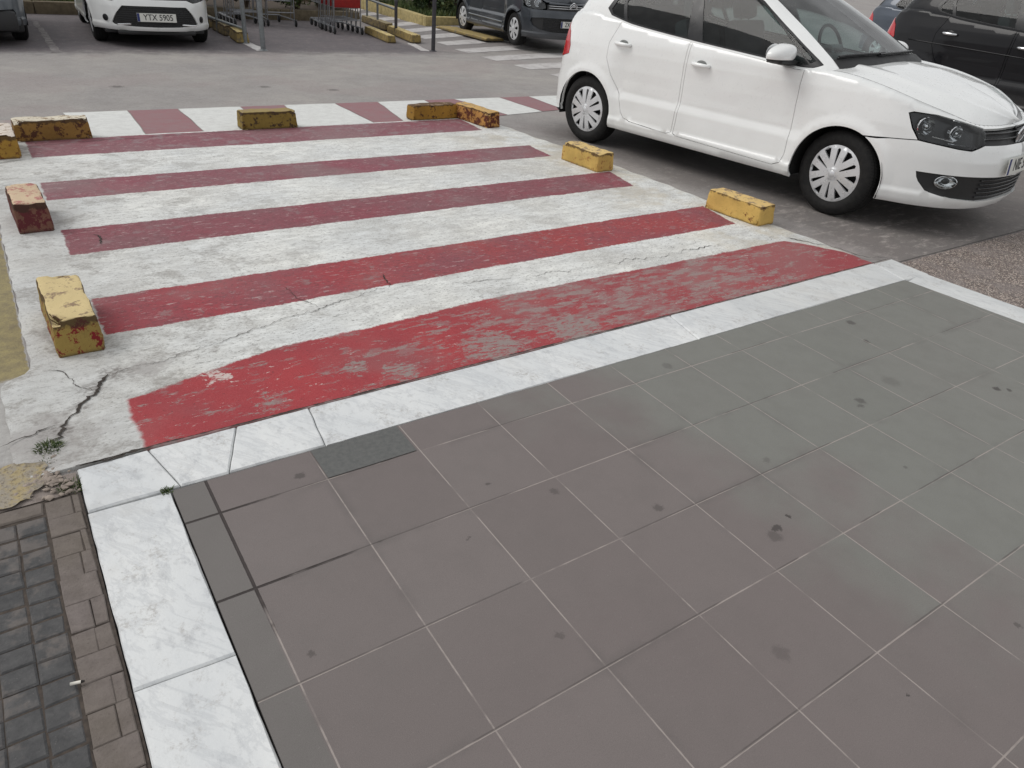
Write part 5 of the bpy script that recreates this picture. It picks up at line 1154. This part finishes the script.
# ================================================================== PLANTED BEDS
STONE = simple('bed_kerb_stone', srgb(176, 160, 112), .85, var=.25, scale=14); SOIL = simple('soil', srgb(70, 58, 46), .95, var=.35, scale=20)
LEAF = []
for i, cc in enumerate(((.05, .085, .025), (.075, .115, .03), (.035, .06, .02), (.13, .15, .05))):
    M = Mat('leaf', .6, .4); n = M.noise(3, 4); M.color(M.mix(M.lin(n, .3, .7), tuple(v * .6 for v in cc), tuple(v * 1.35 for v in cc))); M.b.inputs['Transmission Weight'].default_value = 0; LEAF.append(M.m)
BARK = simple('bark', srgb(78, 66, 54), .9, var=.3)
STONE2 = simple('bed_kerb_grimy', srgb(104, 94, 76), .9, var=.35, scale=12)
def bed(p0, p1, h, label, stone=None):
    x0, y0 = p0; x1, y1 = p1; z = min(Gm(x0, y0), Gm(x1, y1)); t = root('planting_bed', (x0, y0, z), label, 'planting bed'); W, D_ = x1 - x0, y1 - y0; kw = .16
    bm = bmesh.new(); n = max(1, round(W / .9))
    for i in range(n): add_box(bm, (W * (i + .5) / n, kw / 2, h / 2 - .04), (W / n - .008, kw, h + .08), bevel=.018); add_box(bm, (W * (i + .5) / n, D_ - kw / 2, h / 2 - .04), (W / n - .008, kw, h + .08), bevel=.018)
    n = max(1, round((D_ - 2 * kw) / .9)); 
    for i in range(n):
        for xx_ in (kw / 2, W - kw / 2): add_box(bm, (xx_, kw + (D_ - 2 * kw) * (i + .5) / n, h / 2 - .04), (kw, (D_ - 2 * kw) / n - .008, h + .08), bevel=.018)
    for v in bm.verts: v.co += mnoise.noise_vector(v.co * 5) * .008
    bm_obj('kerb_stones', bm, stone or STONE, t, angle=45); bm = bmesh.new(); add_box(bm, (W / 2, D_ / 2, h / 2 - .06), (W - 2 * kw - .006, D_ - 2 * kw - .006, h)); bm_obj('soil', bm, SOIL, t); return t, z + h - .06
def grass(x0, y0, x1, y1, z, n, hh, name='grass'):
    V = []; F = []; fm = []
    for i in range(n):
        x, y = random.uniform(x0, x1), random.uniform(y0, y1); a = random.uniform(0, 6.28); h = hh * random.uniform(.5, 1.2); w_ = .006 + hh * .03; dx, dy = math.cos(a) * w_, math.sin(a) * w_; bx_, by_ = random.gauss(0, h * .35), random.gauss(0, h * .35); k = len(V)
        V += [(x - dx, y - dy, z), (x + dx, y + dy, z), (x + bx_ * .5 + dx * .7, y + by_ * .5 + dy * .7, z + h * .6), (x + bx_ * .5 - dx * .7, y + by_ * .5 - dy * .7, z + h * .6), (x + bx_, y + by_, z + h)]; F += [(k, k + 1, k + 2, k + 3), (k + 3, k + 2, k + 4)]; q = random.choice((0, 1, 3)); fm += [q, q]
    return tag(mesh_obj(name, V, F, None, mats=LEAF, fm=fm), kind='stuff')
def shrub(x, y, z, rx, ry, h, label, n=2600, ls=.05, group='shrubs in the planted beds'):
    t = root('shrub', (x, y, z), label, 'shrub', group); V = []; F = []; fm = []; cl = []
    for i in range(16): a = random.uniform(0, 6.28); r = random.uniform(.2, .8); cl.append((math.cos(a) * r * rx, math.sin(a) * r * ry, h * random.uniform(.2, .85), random.uniform(.25, .45), random.choice((0, 0, 1, 2, 2, 3))))
    for i in range(n):
        cx_, cy_, cz_, cr, mi = random.choice(cl); d = Vector((random.gauss(0, 1), random.gauss(0, 1), random.gauss(0, 1))).normalized() * random.uniform(.55, 1.05); p = Vector((cx_ + d.x * cr * rx, cy_ + d.y * cr * ry, max(.02, cz_ + d.z * cr * h * .6)))
        a = Vector((random.gauss(0, 1), random.gauss(0, 1), random.gauss(0, .6))).normalized(); b = a.cross(Vector((random.gauss(0, 1), random.gauss(0, 1), random.gauss(0, 1)))).normalized(); l = ls * random.uniform(.6, 1.3); k = len(V)
        V += [p - a * l, p + b * l * .45, p + a * l, p - b * l * .45]; F.append((k, k + 1, k + 2, k + 3)); fm.append(mi if random.random() < .8 else random.randrange(4))
    mesh_obj('foliage', V, F, None, t, mats=LEAF, fm=fm); bm = bmesh.new()
    for i in range(5): a = random.uniform(0, 6.28); add_tube(bm, [(0, 0, -.05), (math.cos(a) * rx * .25, math.sin(a) * ry * .25, h * .35), (math.cos(a) * rx * .55, math.sin(a) * ry * .55, h * .75)], [.022, .016, .006], 6)
    bm_obj('stems', bm, BARK, t, smooth=True); return t
bA, zA = bed((-4.5, 14.9), (7.0, 17.4), .2, 'long planted bed with a weathered stone kerb behind the parked cars and the trolleys', STONE2)
grass(-4.2, 15.1, 3.0, 16.2, zA, 9000, .16)
for x, y, rx, h, lb in ((3.6, 15.5, .75, 1.2, 'dark green shrub behind the grey guard rail'), (4.7, 15.45, .8, 1.35, 'leafy shrub behind the wire trolleys'), (5.8, 15.5, .75, 1.25, 'dense shrub behind the red panelled trolleys'), (6.5, 16.1, .5, 1.1, 'small shrub at the corner of the long bed, beside the far zebra crossing'), (2.0, 16.6, .9, 1.2, 'broad shrub hidden behind the white compact car'), (.2, 16.6, .9, 1.1, 'shrub between the slate car and the white compact car')):
    shrub(x, y, zA, rx, .7, h, lb)
bB, zB = bed((7.72, 13.2), (11.5, 17.5), .2, 'planted bed with a yellowish kerb behind the dark grey people carrier')
grass(7.9, 13.4, 10.5, 16, zB, 5000, .14)
for x, y, rx, h, lb in ((8.6, 14.6, .6, 1.0, 'shrub at the near corner of the bed behind the people carrier'), (9.6, 15.2, .8, 1.3, 'tall shrub in the middle of the bed behind the people carrier'), (8.7, 16.2, .7, 1.2, 'shrub at the back of the bed beside the far zebra crossing')): shrub(x, y, zB, rx, .65, h, lb)

# ================================================================== SMALL THINGS ON THE GROUND
def tuft(x, y, z, r, n, hh, label):
    V = []; F = []; fm = []
    for i in range(n):
        a0 = random.uniform(0, 6.28); rr = r * random.random() ** .6; px, py = math.cos(a0) * rr, math.sin(a0) * rr; a = random.uniform(0, 6.28); h = hh * random.uniform(.4, 1.2); w_ = .0016; dx, dy = math.cos(a) * w_, math.sin(a) * w_; bx_, by_ = random.gauss(0, h * .45) + px * .4, random.gauss(0, h * .45) + py * .4; k = len(V)
        V += [(px - dx, py - dy, 0), (px + dx, py + dy, 0), (px + bx_ * .5 + dx, py + by_ * .5 + dy, h * .65), (px + bx_ * .5 - dx, py + by_ * .5 - dy, h * .65), (px + bx_, py + by_, h)]; F += [(k, k + 1, k + 2, k + 3), (k + 3, k + 2, k + 4)]; q = random.choice((0, 1, 1, 3)); fm += [q, q]
    o = mesh_obj('grass_tuft', V, F, None, mats=LEAF, fm=fm); o.location = (x, y, z); return tag(o, label, 'grass tuft', 'weeds in the joints')
tuft(-.385, .56, -.012, .034, 420, .016, 'green weeds growing in the crack at the broken left corner of the ramp'); tuft(-.352, .335, -.02, .030, 360, .017, 'green weeds beside the outer corner of the marble kerb'); tuft(-.112, .172, -.004, .016, 90, .009, 'small dry tuft at the inner corner of the marble kerb'); tuft(-.40, .48, -.012, .024, 150, .012, 'sparse weeds among the rubble between the crack and the marble kerb')
RUB = simple('rubble', srgb(150, 138, 128), .9, var=.3, scale=40); bm = bmesh.new()
for i in range(110):
    a = random.uniform(0, 6.28); r = abs(random.gauss(0, .05)); sx_ = random.uniform(.003, .012); x, y = -.405 + r * math.cos(a) * .7, .40 + r * math.sin(a) * 1.1
    b = bmesh.ops.create_icosphere(bm, subdivisions=1, radius=sx_); rt_ = Matrix.Rotation(random.uniform(0, 3), 4, 'Z')
    for v in b['verts']: v.co = Vector((v.co.x * random.uniform(.8, 1.9), v.co.y * random.uniform(.6, 1.1), v.co.z * .6)); v.co = rt_ @ v.co + Vector((x, y, -.006 + sx_ * .25))
tag(bm_obj('rubble', bm, RUB), kind='stuff')
bt = root('cigarette_butt', (-.4275, -.418, .0005), 'burnt white cigarette butt lying on the paving beside the brown strip', 'cigarette butt'); bt.rotation_euler.z = math.radians(-14)
bm = bmesh.new(); add_tube(bm, [(-.016, 0, .0035), (.006, 0, .0035)], .0036, 10); bm_obj('paper', bm, simple('cigarette_paper', srgb(226, 222, 212), .8), bt, smooth=True); bm = bmesh.new(); add_tube(bm, [(.0062, 0, .0035), (.013, .0005, .003)], [.0036, .0026], 10); bm_obj('burnt_end', bm, simple('ash', srgb(48, 44, 42), .9), bt, smooth=True)
